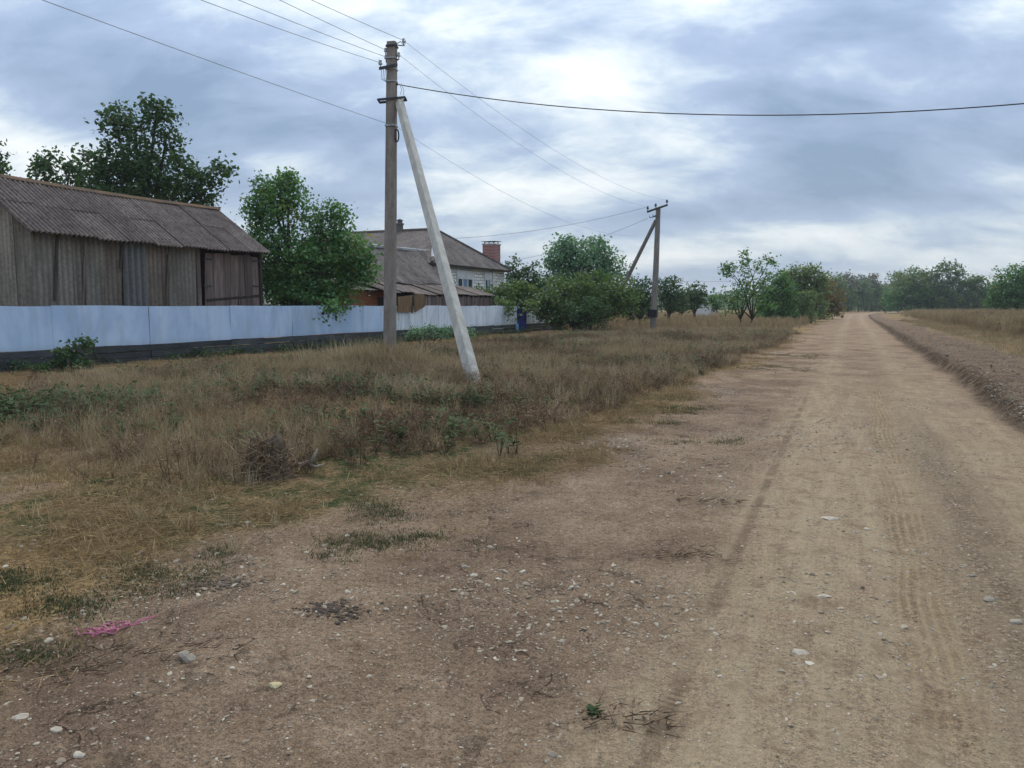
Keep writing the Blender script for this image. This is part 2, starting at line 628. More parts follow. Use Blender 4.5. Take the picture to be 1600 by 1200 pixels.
def mat_brick(name, c1, c2, mortar, bw, bh, axis='Y', sq=0.006):
    m, nt, b = new_mat(name)
    x, y, z = nt.sep(gpos(nt))[:3]
    u = {'Y': y, 'X': x, 'XY': nt.math('ADD', x, y)}[axis]
    br = nt.new('ShaderNodeTexBrick')
    nt.put(br.inputs['Vector'], nt.comb(u, z, 0.0))
    br.inputs['Scale'].default_value = 1.0
    br.inputs['Brick Width'].default_value = bw
    br.inputs['Row Height'].default_value = bh
    br.inputs['Mortar Size'].default_value = sq
    br.inputs['Color1'].default_value = (*c1, 1)
    br.inputs['Color2'].default_value = (*c2, 1)
    br.inputs['Mortar'].default_value = (*mortar, 1)
    n = nt.noise(gpos(nt), 3.0, 6, 0.7)
    k = nt.math('ADD', 0.7, nt.math('MULTIPLY', n, 0.6))
    nt.put(b.inputs['Base Color'], nt.mix(1.0, br.outputs[0], nt.comb(k, k, k), 'MULTIPLY'))
    nt.put(b.inputs['Normal'], nt.bump(br.outputs['Fac'], 0.6, -0.01))
    return m


M['white_brick'] = mat_brick('white_brick', (0.805, 0.805, 0.756), (0.610, 0.610, 0.564), (0.183, 0.183, 0.180), 0.60, 0.19, 'XY', 0.016)
M['red_brick'] = mat_brick('red_brick', (0.34, 0.075, 0.05), (0.17, 0.05, 0.04), (0.50, 0.40, 0.37), 0.27, 0.10, 'XY', 0.014)
M['orange_brick'] = mat_brick('orange_brick', (0.34, 0.125, 0.045), (0.25, 0.085, 0.035), (0.18, 0.11, 0.07), 0.26, 0.09, 'XY', 0.008)

LEAF_DARK = mat_leaf('dark_green_leaf', (0.026, 0.058, 0.025), (0.070, 0.128, 0.048))
LEAF_MID = mat_leaf('mid_green_leaf', (0.043, 0.112, 0.039), (0.135, 0.259, 0.088), (0.307, 0.287, 0.070))
LEAF_BLUE = mat_leaf('blue_green_leaf', (0.066, 0.154, 0.093), (0.187, 0.310, 0.188))
LEAF_OLIVE = mat_leaf('olive_green_leaf', (0.053, 0.093, 0.027), (0.144, 0.210, 0.066), (0.304, 0.271, 0.079))
LEAF_FAR = mat_leaf('far_green_leaf', (0.078, 0.129, 0.057), (0.196, 0.255, 0.109), (0.313, 0.246, 0.095))
LEAF_FARD = mat_leaf('far_dark_leaf', (0.078, 0.127, 0.076), (0.161, 0.222, 0.118))
LEAF_BROWN = mat_leaf('browning_leaf', (0.109, 0.094, 0.042), (0.246, 0.181, 0.077))
LEAF_GREY = mat_leaf('grey_twig_leaf', (0.131, 0.123, 0.105), (0.232, 0.217, 0.182))


# ------------------------------------------------------------------ ground shape
Y_EDGE = [-40, -5, 0, 2.7, 3.7, 5.2, 7.2, 11.1, 20, 40, 100, 170, 240]
X_EDGE = [-13, -7.0, -4.9, -3.1, -2.85, -2.5, -2.35, -2.56, -2.4, -2.2, -2.2, -1.4, 10]
# the road itself bends to the right far off
BEND_Y = [0, 110, 150, 190, 230, 300, 600]
BEND_X = [0, 0, 0.4, 3.0, 11.0, 40.0, 220.0]


def bend(y):
    return np.interp(y, BEND_Y, BEND_X)


def left_edge(y):
    return np.interp(y, Y_EDGE, X_EDGE)


def wav(x, y):
    return (fbm(x * 0.55, y * 0.55, 3, 4) - 0.5)


def masks(x, y):
    x = np.asarray(x, float)
    y = np.asarray(y, float)
    xb = x - bend(y)
    w = wav(x, y)
    fine = fbm(x * 2.1, y * 2.1, 11, 4) - 0.5
    e = left_edge(y) + w * 2.2 + fine * 0.9
    left = sst(e - x, -0.15, 0.6)                              # litter and grass left of the road
    e2 = np.interp(y, [0, 10, 20, 60, 200], [3.7, 3.5, 4.4, 4.4, 3.4]) + w * 1.6 + fine * 0.8
    right = sst(xb - e2, -0.2, 0.7)                            # grass right of the rubble bank
    cut = np.exp(-((xb - 2.22 - w * 0.35) / 0.19) ** 2)          # dark soil cut along the right side
    bank = sst(xb - 2.2 - w * 0.35, -0.10, 0.12) * (1 - right)
    road = sst(xb + 0.85 + w * 0.5, -0.35, 0.4) * (1 - sst(xb - 2.0 - w * 0.3, -0.1, 0.1))
    far_l = np.interp(y, [0, 14, 30], [0, 0, 1])
    road = np.maximum(road, sst(xb + 2.3 + w * 0.5, -0.4, 0.5) * (1 - sst(xb - 2.0, -0.1, 0.1)) * far_l * 0.75)
    return left, right, cut, bank, road


def track_left(y):
    return -0.62 + 0.16 * np.clip((4 - y) / 4, -1, 1) - 0.02 * np.clip(y - 6, 0, 12)


def ground_z(x, y, fine=True):
    x = np.asarray(x, float)
    y = np.asarray(y, float)
    left, right, cut, bank, road = masks(x, y)
    xb = x - bend(y)
    w = wav(x, y)
    z = (fbm(x * 0.35, y * 0.35, 21, 3) - 0.5) * 0.14 * (1 - 0.75 * road)
    z += bank * 0.09 + right * 0.10
    z += 0.11 * np.exp(-((xb - 2.40 - w * 0.35) / 0.17) ** 2) * (0.6 + 0.8 * fbm(x * 1.5, y * 1.5, 5, 3))
    tl = xb - track_left(y)
    z -= 0.020 * np.exp(-(tl / 0.09) ** 2) * (1 - left)
    z -= 0.022 * np.exp(-((xb - 0.43) / 0.16) ** 2) * sst(y, -2, 1) * (1 - sst(y, 14, 22))
    z -= 0.015 * np.exp(-((xb - 1.45) / 0.22) ** 2)
    z += 0.018 * np.exp(-((xb - 0.8) / 0.16) ** 2)
    # a shallow rut that crosses the bare yard from the lower left
    rl = (y - 1.2) - (x + 4.2) * 0.98
    z -= 0.028 * np.exp(-(rl / 0.16) ** 2) * sst(x, -4.6, -3.8) * (1 - sst(x, -1.6, -0.8)) * (0.4 + 0.9 * fbm(x * 1.7, y * 1.7, 31, 2))
    z += left * 0.05 * fbm(x * 0.8, y * 0.8, 41, 3)
    if fine:
        rough = 0.35 + 0.65 * np.clip(1 - road, 0, 1)
        z += (fbm(x * 4.5, y * 4.5, 51, 4) - 0.5) * 0.030 * rough
        z += (fbm(x * 14, y * 14, 61, 3) - 0.5) * 0.016 * rough
        z += bank * (fbm(x * 6, y * 6, 71, 3) - 0.45) * 0.13
    return z


def axis_pts(lo, hi, step, far_lo, far_hi, g):
    mid = np.arange(lo, hi + 1e-6, step)
    up = [hi]
    s = step
    while up[-1] < far_hi:
        s *= g
        up.append(up[-1] + s)
    dn = [lo]
    s = step
    while dn[-1] > far_lo:
        s *= g
        dn.append(dn[-1] - s)
    return np.concatenate([np.array(dn[1:])[::-1], mid, np.array(up[1:])])


gx = axis_pts(-6.0, 4.2, 0.042, -1400, 1400, 1.045)
gy = axis_pts(0.6, 11.0, 0.042, -200, 2600, 1.035)
GX, GY = np.meshgrid(gx, gy)
fx_, fy_ = GX.ravel(), GY.ravel()
gz = ground_z(fx_, fy_)
near_w = np.clip(1 - (np.hypot(fx_, fy_) - 60) / 60, 0, 1)
gz = gz * np.maximum(near_w, 0.25)
left, right, cut, bank, road = masks(fx_, fy_)
nx, ny = len(gx), len(gy)
idx = np.arange(nx * ny).reshape(ny, nx)
quads = np.stack([idx[:-1, :-1], idx[:-1, 1:], idx[1:, 1:], idx[1:, :-1]], -1).reshape(-1, 4)
bare = sst(fbm(fx_ * 0.9 + 20, fy_ * 0.9, 301, 4), 0.50, 0.60) * (1 - sst(fy_, 6, 9)) * (1 - sst(-fx_, 9, 12))
grass = np.maximum(left * (1 - 0.8 * bare), right)
w_ = wav(fx_, fy_)
# green growth and ochre straw patches
green = sst(fbm(fx_ * 0.45, fy_ * 0.45, 81, 4), 0.52, 0.66) * grass
ochre = sst(fbm(fx_ * 0.30 + 9, fy_ * 0.30, 91, 4), 0.42, 0.60) * grass
strip = sst(-14.2 - fx_ + w_ * 2, -0.4, 0.6) * sst(fy_, 8, 9)
ochre = np.maximum(ochre, strip * 0.9)
foreg = left * sst(6.3 - fy_ + w_ * 2.0 - np.clip(-fx_ - 6, 0, 9) * -0.12, -0.5, 0.8)
ochre = np.maximum(ochre * (1 - 0.0), foreg * 0.85)
gravel = sst(fbm(fx_ * 0.7, fy_ * 0.7, 101, 3), 0.45, 0.62) * (1 - grass)
xb_ = fx_ - bend(fy_)
pebb = np.exp(-((xb_ - 0.85 - 0.25 * w_) / 0.26) ** 2) * (1 - sst(fy_, 8, 16))
wheel = np.exp(-((xb_ + 0.55 - 0.5 * w_) / 0.34) ** 2) + np.exp(-((xb_ - 1.05 - 0.5 * w_) / 0.36) ** 2)
light = np.clip(road, 0, 1) * (1 - 0.85 * sst(fy_, 6, 26) * (1 - 0.8 * np.clip(wheel, 0, 1)))
light = light * (1 - 0.45 * sst(fy_, 6, 26))
colA = np.stack([grass, light, np.clip(cut, 0, 1), np.ones_like(grass)], -1)
colB = np.stack([ochre, green, np.clip(bank * 0.7 + pebb * 0.55, 0, 1), np.ones_like(grass)], -1)


def mat_ground():
    m, nt, b = new_mat('earth_and_gravel')
    p = gpos(nt)
    A = nt.new('ShaderNodeAttribute', attribute_name='surf_a')
    B = nt.new('ShaderNodeAttribute', attribute_name='surf_b')
    aR, aG, aB = [s for s in nt.sep(A.outputs['Vector'])[:3]]
    bR, bG, bB = [s for s in nt.sep(B.outputs['Vector'])[:3]]
    n_l = nt.noise(p, 0.8, 6, 0.62, 0.3)
    n_m = nt.noise(p, 4.5, 6, 0.65, 0.4)
    n_s = nt.noise(p, 28.0, 5, 0.7)
    n_t = nt.noise(p, 110.0, 4, 0.75)
    n_g = nt.noise(p, 55.0, 4, 0.75)
    dirt = nt.mix(nt.ss(n_m, 0.32, 0.68), (0.230, 0.158, 0.100), (0.356, 0.255, 0.170))
    dirt = nt.mix(nt.math('MULTIPLY', nt.ss(nt.math('ADD', nt.math('MULTIPLY', n_l, 0.7), nt.math('MULTIPLY', n_m, 0.3)), 0.45, 0.60), 0.9), dirt, (0.186, 0.124, 0.083))
    # compacted pale road dust, with streaks along the wheels' way
    x, y, z = nt.sep(p)[:3]
    streak = nt.noise(nt.comb(nt.math('MULTIPLY', x, 5.5), nt.math('MULTIPLY', y, 0.22), 0.0), 1.6, 5, 0.6, 0.2)
    xw = nt.math('ADD', x, nt.math('MULTIPLY', nt.math('SUBTRACT', nt.noise(nt.comb(0.0, y, 0.0), 0.22, 2, 0.5), 0.5), 0.5))
    streak = nt.noise(nt.comb(nt.math('MULTIPLY', xw, 4.2), nt.math('MULTIPLY', y, 0.35), 0.0), 1.6, 7, 0.68, 0.5)
    dust = nt.mix(nt.ss(streak, 0.30, 0.70), (0.343, 0.251, 0.161), (0.462, 0.355, 0.225))
    dust = nt.mix(nt.math('MULTIPLY', nt.ss(nt.noise(p, 1.7, 4, 0.6, 0.5), 0.5, 0.7), 0.45), dust, (0.372, 0.248, 0.167))
    dirt = nt.mix(nt.math('MULTIPLY', aG, nt.ss(n_m, 0.22, 0.56)), dirt, dust)
    # tyre tread pressed into the dust
    tr_u = nt.math('SUBTRACT', nt.math('ADD', x, nt.math('MULTIPLY', nt.math('SUBTRACT', nt.noise(nt.comb(0.0, y, 3.0), 0.35, 2, 0.5), 0.5), 0.22)), 0.43)
    tr_b = nt.math('SUBTRACT', 1.0, nt.ss(nt.math('ABSOLUTE', tr_u), 0.10, 0.17))
    tr_b = nt.math('MULTIPLY', tr_b, nt.math('SUBTRACT', 1.0, nt.ss(y, 13, 20)))
    tr_b = nt.math('MULTIPLY', tr_b, nt.ss(nt.noise(p, 1.3, 5, 0.65), 0.40, 0.58))
    groove = nt.math('SINE', nt.math('MULTIPLY', nt.math('ADD', tr_u, nt.math('MULTIPLY', n_m, 0.02)), 120.0))
    lugs = nt.math('SINE', nt.math('ADD', nt.math('MULTIPLY', y, 95.0), nt.math('MULTIPLY', nt.math('ABSOLUTE', tr_u), 160.0)))
    tread = nt.math('MULTIPLY', tr_b, nt.math('ADD', nt.math('MULTIPLY', groove, 0.75), nt.math('MULTIPLY', lugs, 0.25)))
    dirt = nt.mix(nt.math('MULTIPLY', tr_b, 0.45), dirt, nt.mix(nt.ss(tread, -0.4, 0.5), (0.237, 0.161, 0.089), (0.407, 0.287, 0.155)))  # compacted dust tone, grooves also painted darker in place of weak relief shading
    tl_u = nt.math('SUBTRACT', x, nt.math('SUBTRACT', -0.60, nt.math('MULTIPLY', y, 0.006)))
    tl_b = nt.math('SUBTRACT', 1.0, nt.ss(nt.math('ABSOLUTE', tl_u), 0.015, 0.06))
    tl_b = nt.math('MULTIPLY', tl_b, nt.math('SUBTRACT', 1.0, nt.ss(y, 12, 18)))
    tl_b = nt.math('MULTIPLY', tl_b, nt.ss(nt.noise(p, 1.9, 5, 0.7), 0.34, 0.60))
    lug2 = nt.math('MULTIPLY', tl_b, nt.math('MULTIPLY', nt.math('SINE', nt.math('MULTIPLY', y, 150.0)), nt.ss(n_m, 0.4, 0.6)))
    dirt = nt.mix(nt.math('MULTIPLY', tl_b, 0.6), dirt, (0.147, 0.098, 0.062))
    # grit: small pale chips pressed flat into the dirt
    vd = nt.voro(p, 42.0)
    vc = nt.voro(p, 42.0, out='Color')
    chip = nt.math('MULTIPLY', nt.math('SUBTRACT', 1.0, nt.ss(vd, 0.20, 0.30)), nt.ss(nt.sep(vc)[0], 0.70, 0.74))
    chip = nt.math('MULTIPLY', chip, nt.math('SUBTRACT', 1.0, aR))
    dirt = nt.mix(nt.math('MULTIPLY', chip, 0.7), dirt, nt.mix(nt.sep(vc)[1], (0.316, 0.235, 0.159), (0.655, 0.541, 0.403)))
    # gravel patches
    vd2 = nt.voro(p, 26.0)
    vc2 = nt.voro(p, 26.0, out='Color')
    gcol = nt.mix(nt.ss(vd2, 0.15, 0.5), nt.mix(nt.sep(vc2)[0], (0.215, 0.156, 0.108), (0.452, 0.354, 0.253)), (0.107, 0.072, 0.049))
    dirt = nt.mix(nt.math('MULTIPLY', bB, nt.ss(n_m, 0.3, 0.55)), dirt, gcol)
    # drying cracks
    wp = nt.vadd(p, nt.vscale(nt.noise(p, 3.0, 3, 0.6, out=1), (0.35, 0.35, 0.0)))
    crk = nt.voro(wp, 2.6, 'DISTANCE_TO_EDGE')
    crk2 = nt.voro(wp, 7.0, 'DISTANCE_TO_EDGE')
    cm = nt.math('MULTIPLY', nt.ss(n_l, 0.42, 0.56), nt.math('SUBTRACT', 1.0, nt.math('MAXIMUM', aR, aG), clamp=True))
    ck = nt.math('MAXIMUM', nt.math('SUBTRACT', 1.0, nt.ss(crk, 0.004, 0.016)),
                 nt.math('MULTIPLY', nt.math('SUBTRACT', 1.0, nt.ss(crk2, 0.006, 0.03)), 0.5))
    ck = nt.math('MULTIPLY', nt.math('MULTIPLY', ck, cm), nt.ss(n_m, 0.45, 0.6))
    dirt = nt.mix(nt.math('MULTIPLY', ck, 0.7), dirt, (0.045, 0.032, 0.024))
    blot = nt.math('MULTIPLY', nt.ss(nt.noise(nt.vscale(p, (1.0, 0.75, 1.0)), 1.9, 7, 0.7, 0.8), 0.56, 0.66), nt.math('SUBTRACT', 1.0, aG, clamp=True))
    dirt = nt.mix(nt.math('MULTIPLY', blot, 0.62), dirt, (0.118, 0.084, 0.060))
    # soil cut
    soil = nt.mix(n_s, (0.042, 0.030, 0.022), (0.105, 0.076, 0.052))
    dirt = nt.mix(nt.math('MULTIPLY', aB, nt.ss(n_m, 0.25, 0.6)), dirt, soil)
    # litter under the grass
    lit = nt.mix(nt.ss(n_s, 0.35, 0.65), (0.113, 0.075, 0.043), (0.259, 0.176, 0.098))
    lit = nt.mix(nt.math('MULTIPLY', bR, nt.ss(n_m, 0.2, 0.6)), lit, nt.mix(nt.ss(n_s, 0.3, 0.7), (0.192, 0.118, 0.055), (0.405, 0.274, 0.130)))
    lit = nt.mix(nt.math('MULTIPLY', bG, nt.ss(n_m, 0.35, 0.6)), lit, nt.mix(n_s, (0.033, 0.044, 0.018), (0.095, 0.104, 0.045)))
    col = nt.mix(aR, dirt, lit)
    # mottling of the grains
    k = nt.math('ADD', 0.64, nt.math('MULTIPLY', nt.ss(nt.math('ADD', nt.math('MULTIPLY', n_s, 0.34), nt.math('ADD', nt.math('MULTIPLY', n_g, 0.33), nt.math('MULTIPLY', n_t, 0.33))), 0.36, 0.63), 1.18))
    pit = nt.math('MULTIPLY', nt.ss(nt.noise(p, 75.0, 2, 0.6), 0.63, 0.70), nt.ss(n_m, 0.40, 0.58))
    k = nt.math('MULTIPLY', k, nt.math('SUBTRACT', 1.0, nt.math('MULTIPLY', pit, 0.45)))
    sm = nt.math('MULTIPLY', aG, nt.math('MULTIPLY', nt.ss(streak, 0.38, 0.60), 0.65))
    k = nt.math('ADD', nt.math('MULTIPLY', k, nt.math('SUBTRACT', 1.0, sm)), nt.math('MULTIPLY', sm, 1.22))
    col = nt.mix(1.0, col, nt.comb(k, k, k), 'MULTIPLY')
    nt.put(b.inputs['Base Color'], col)
    b.inputs['Roughness'].default_value = 1.0
    b.inputs['Specular IOR Level'].default_value = 0.03
    h = nt.math('ADD', nt.math('MULTIPLY', n_s, 0.9), nt.math('ADD', nt.math('MULTIPLY', n_g, 0.6), nt.math('MULTIPLY', n_t, 0.4)))
    h = nt.math('SUBTRACT', h, nt.math('MULTIPLY', pit, 0.4))
    h = nt.math('ADD', h, nt.math('MULTIPLY', chip, 0.35))
    h = nt.math('ADD', h, nt.math('MULTIPLY', nt.math('MULTIPLY', bB, nt.math('SUBTRACT', 0.5, vd2)), 1.2))
    h = nt.math('SUBTRACT', h, nt.math('MULTIPLY', ck, 1.0))
    h = nt.math('ADD', h, nt.math('MULTIPLY', nt.math('ADD', tread, lug2), 0.45))
    nt.put(b.inputs['Normal'], nt.bump(h, 1.0, 0.03))
    return m


M['ground'] = mat_ground()
ground = mk('ground', np.stack([fx_, fy_, gz], -1), quads, M['ground'], smooth=True,
            attrs={'surf_a': ('FLOAT_COLOR', 'POINT', colA), 'surf_b': ('FLOAT_COLOR', 'POINT', colB)})
tag(ground, 'dirt road and bare yard of pale earth with dry verges', None, None, 'structure')


def gz1(x, y):
    return float(ground_z(np.array([x]), np.array([y]))[0])


# ------------------------------------------------------------------ corrugated faces
def corrugated(name, poly, udir, vdir, wave, amp, mat, parent=None, thick=0.012, seg=6, sag=None):
    """convex polygon (3-D points) turned into a corrugated sheet; waves vary along udir, run along vdir"""
    poly = np.asarray(poly, float)
    o = poly[0]
    udir = np.asarray(udir, float) / np.linalg.norm(udir)
    vdir = np.asarray(vdir, float)
    vdir = vdir - udir * np.dot(vdir, udir)
    vdir /= np.linalg.norm(vdir)
    nrm = np.cross(udir, vdir)
    if nrm[2] < 0 or (abs(nrm[2]) < 1e-3 and nrm[0] < 0):
        nrm = -nrm
    U = (poly - o) @ udir
    V = (poly - o) @ vdir
    us = np.arange(U.min() + 1e-4, U.max() - 1e-4, wave / seg)
    us = np.append(us, U.max() - 1e-4)
    vs_, fs, cr_ = [], [], []
    n = len(poly)
    for k, u in enumerate(us):
        hits = []
        for i in range(n):
            a, b_ = i, (i + 1) % n
            if (U[a] - u) * (U[b_] - u) <= 0 and abs(U[a] - U[b_]) > 1e-7:
                t = (u - U[a]) / (U[b_] - U[a])
                hits.append(V[a] + t * (V[b_] - V[a]))
        lo, hi = min(hits), max(hits)
        wv = amp * math.cos(2 * math.pi * (u - U.min()) / wave)
        ms = 3
        for q in range(ms):
            v = lo + (hi - lo) * q / (ms - 1)
            c = o + udir * u + vdir * v + nrm * wv
            if sag is not None:
                c = c + np.array([0, 0, sag(c)])
            vs_.append(c)
            vs_.append(c - nrm * thick)
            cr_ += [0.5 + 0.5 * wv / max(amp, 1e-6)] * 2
    st = 6
    for k in range(len(us) - 1):
        b0, b1 = k * st, (k + 1) * st
        for q in range(2):
            fs.append([b0 + 2 * q, b1 + 2 * q, b1 + 2 * q + 2, b0 + 2 * q + 2])
            fs.append([b0 + 2 * q + 1, b0 + 2 * q + 3, b1 + 2 * q + 3, b1 + 2 * q + 1])
        fs.append([b0, b0 + 1, b1 + 1, b1])
        fs.append([b0 + 4, b1 + 4, b1 + 5, b0 + 5])
    e = (len(us) - 1) * st
    for q in range(2):
        fs.append([2 * q, 2 * q + 2, 2 * q + 3, 2 * q + 1])
        fs.append([e + 2 * q, e + 2 * q + 1, e + 2 * q + 3, e + 2 * q + 2])
    v = np.array(vs_)
    if parent is not None:
        v = v - parent_world(parent)
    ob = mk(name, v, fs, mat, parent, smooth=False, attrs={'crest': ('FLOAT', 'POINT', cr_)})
    return ob


# ------------------------------------------------------------------ the long fence
FX = -18.2
fence = empty('fence', (FX, 12, 0), 'long low fence of pale blue sheets on a dark plank base beside the dry field', 'fence')


def panel(y0, y1, mat, z0, z1, lean=0.0, seed=0):
    nyy, nz = 9, 5
    vs_, fs = [], []
    for side in (0, 1):
        for j in range(nz):
            for i in range(nyy):
                y = y0 + (y1 - y0) * i / (nyy - 1)
                z = z0 + (z1 - z0) * j / (nz - 1)
                dent = 0.04 * (vnoise(np.array([y * 1.3]), np.array([z * 1.5]), 200 + seed)[0] - 0.5)
                dz_ = 0.03 * (vnoise(np.array([y * 0.9]), np.array([0.0]), 300 + seed)[0] - 0.5) if j in (0, nz - 1) else 0
                vs_.append((FX + dent + lean * (z - z0) - side * 0.012, y, z + dz_))
    N = nyy * nz
    for j in range(nz - 1):
        for i in range(nyy - 1):
            a = j * nyy + i
            fs.append([a, a + 1, a + nyy + 1, a + nyy])
            fs.append([N + a, N + a + nyy, N + a + nyy + 1, N + a + 1])
    rim = [i for i in range(nyy)] + [j * nyy + nyy - 1 for j in range(1, nz)] + \
          [(nz - 1) * nyy + i for i in range(nyy - 2, -1, -1)] + [j * nyy for j in range(nz - 2, 0, -1)]
    for k in range(len(rim)):
        a, b_ = rim[k], rim[(k + 1) % len(rim)]
        o_ = len(vs_)
        vs_ += [vs_[a], vs_[N + a], vs_[N + b_], vs_[b_]]
        fs.append([o_, o_ + 1, o_ + 2, o_ + 3])
    v = np.array(vs_) - np.array(parent_world(fence))
    return mk('panel', v, fs, mat, fence, smooth=True)


ys_f = [4.0, 6.9, 9.9, 12.9, 15.8, 18.9, 21.9, 24.8, 27.6, 30.4, 33.2, 36.6, 40.0]
for k in range(len(ys_f) - 1):
    mat = M['fence_blue'] if ys_f[k] < 27 else M['fence_white']
    panel(ys_f[k] + 0.006, ys_f[k + 1] - 0.006, mat, 0.53, 1.605 + 0.004 * math.sin(k * 2.3), 0.003 * math.sin(k * 1.7), k)
for (a, b_) in ((40.02, 41.9), (43.35, 46.5), (46.52, 49.6)):
    panel(a, b_, M['fence_white'], 0.53, 1.60, 0, int(a))
for k in range(len(ys_f) - 1):
    for j in range(3):
        mb = MB()
        h0 = 0.00 + j * 0.175
        off = 0.012 * math.sin(k * 3.1 + j * 1.9)
        mb.box(FX - 0.03, ys_f[k] + 0.01, h0 - 0.05 * (j == 0), FX + 0.012 + 0.03 * (2 - j) * 0.5 + off, ys_f[k + 1] - 0.01, h0 + 0.160 + off * 0.4)
        mb.build('plank', M['plinth'], fence)
for (a, b_) in ((40.02, 41.9), (43.35, 46.5), (46.52, 49.6)):
    for j in range(3):
        mb = MB()
        mb.box(FX - 0.03, a, j * 0.175 - 0.05 * (j == 0), FX + 0.02 + 0.01 * j, b_, j * 0.175 + 0.16)
        mb.build('plank', M['plinth'], fence)
for y in ys_f + [41.88, 43.4, 46.5, 49.6]:
    mb = MB()
    mb.tube([(FX - 0.09, y, -0.1), (FX - 0.09, y, 1.56)], 0.035, 8)
    mb.build('post', M['iron'], fence)
mb = MB()
mb.box(FX - 0.06, 4.0, 1.46, FX - 0.035, 41.88, 1.50)
mb.build('rail', M['iron'], fence)

# blue wicket gate
gate = empty('wicket_gate', (FX, 42.6, 0), 'dark blue wicket gate at the far end of the long fence', 'gate')
mb = MB()
mb.box(FX - 0.02, 41.97, 0.10, FX + 0.005, 43.28, 1.62)
mb.build('gate_leaf', M['blue_gate'], gate)
mb = MB()
for (a, b_, c, d) in ((41.95, 42.02, 0.06, 1.66), (43.24, 43.31, 0.06, 1.66)):
    mb.box(FX + 0.008, a, c, FX + 0.04, b_, d)
for z in (0.12, 0.85, 1.58):
    mb.box(FX + 0.008, 42.02, z, FX + 0.035, 43.24, z + 0.06)
mb.build('gate_frame', M['blue_gate'], gate)
mb = MB()
mb.tube([(FX + 0.04, 42.1, 0.95), (FX + 0.09, 42.1, 0.95), (FX + 0.09, 42.1, 1.08), (FX + 0.04, 42.1, 1.08)], 0.012, 6)
mb.build('handle', M['iron'], gate)
for (u, lb) in ((790, 'short light blue post before the fence, left of the pair near the blue gate'),
                (808, 'short light blue post before the fence, right of the pair close to the blue gate')):
    p = on_z(u, 521)
    p[2] = gz1(p[0], p[1])
    e = empty('short_post', p, lb, 'post', 'light blue posts by the gate')
    mb = MB()
    mb.tube([p + [0, 0, -0.1], p + [0, 0, 0.50]], 0.085, 10)
    mb.build('post_shaft', M['light_blue'], e)
    mb = MB()
    mb.lathe(p + [0, 0, 0.50], [(0.092, 0), (0.092, 0.02), (0.06, 0.05), (0.01, 0.06)], 10)
    mb.build('post_cap', M['light_blue'], e)

# ------------------------------------------------------------------ the old shed
SX = -19.5                                      # front wall plane
sh_c0 = on_x(47, 352, SX)                       # near front corner below the eave
sh_c1 = on_x(409, 386, SX)
Y0, Y1 = sh_c0[1], sh_c1[1]
EZ = 0.5 * (sh_c0[2] + sh_c1[2])
RXr = on_y(346, 328, Y1 + 0.25)                 # ridge end
RX, RZ = RXr[0], RXr[2]
BX = 2 * RX - SX
shed = empty('shed', (SX, Y0, 0), 'old grey shed with corrugated slate roof behind the left end of the fence', 'shed')
# roof: two rows of sheets on the front slope, two on the back
slope = (RZ - EZ) / (SX - RX)
ey = SX + 0.35
ez = EZ - 0.35 * slope + 0.05
fr = np.array([RX, 0, RZ]) - np.array([ey, 0, ez])
nsh = 9
for side in (1, -1):
    for row in range(2):
        for k in range(nsh):
            ya = Y0 - 0.3 + (Y1 - Y0 + 0.32) * k / nsh
            yb = Y0 - 0.3 + (Y1 - Y0 + 0.32) * (k + 1) / nsh
            t0, t1 = (0.0, 0.54) if row == 0 else (0.50, 1.0)
            lift = 0.02 * (row) + 0.006 * (k % 2)
            jz = 0.02 * math.sin(k * 2.7 + row)

            def pt(t, y):
                q = np.array([ey, 0, ez]) + fr * t
                if side < 0:
                    q[0] = 2 * RX - q[0]
                sagv = -0.10 * math.sin(math.pi * (y - Y0) / (Y1 - Y0)) * 0.6
                return np.array([q[0], y, q[2] + lift + jz * (1 - t) + sagv])
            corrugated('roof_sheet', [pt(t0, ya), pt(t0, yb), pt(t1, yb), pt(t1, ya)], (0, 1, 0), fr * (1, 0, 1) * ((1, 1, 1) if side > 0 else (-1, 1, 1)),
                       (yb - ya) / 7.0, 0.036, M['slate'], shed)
mb = MB()
for k in range(6):
    ya = Y0 - 0.32 + (Y1 - Y0 + 0.36) * k / 6
    yb = Y0 - 0.32 + (Y1 - Y0 + 0.36) * (k + 1) / 6 + 0.03
    sg = [-0.06 * math.sin(math.pi * (y - Y0) / (Y1 - Y0)) for y in (ya, yb)]
    for s in (-1, 1):
        b_ = [(RX, ya, RZ + 0.085 + sg[0]), (RX + s * 0.15, ya, RZ + 0.085 - 0.15 * slope + sg[0]), (RX + s * 0.15, ya, RZ + 0.06 - 0.15 * slope + sg[0]), (RX, ya, RZ + 0.06 + sg[0])]
        t_ = [(x, yb, z - sg[0] + sg[1]) for x, _, z in b_]
        mb.prism(b_, t_)
mb.build('ridge_cap', M['ridge'], shed)
# eave beam and rafters' ends
mb = MB()
mb.box(SX - 0.10, Y0, EZ - 0.16, SX + 0.03, Y1, EZ - 0.03)
mb.build('eave_beam', M['dark_wood'], shed)
mb = MB()
for k in range(10):
    y = Y0 + 0.1 + (Y1 - Y0 - 0.25) * k / 9
    mb.prism([(SX + 0.30, y, ez - 0.10), (SX + 0.30, y + 0.07, ez - 0.10), (SX + 0.30, y + 0.07, ez - 0.04), (SX + 0.30, y, ez - 0.04)],
             [(RX, y, RZ - 0.16), (RX, y + 0.07, RZ - 0.16), (RX, y + 0.07, RZ - 0.08), (RX, y, RZ - 0.08)])
mb.build('rafters', M['dark_wood'], shed)
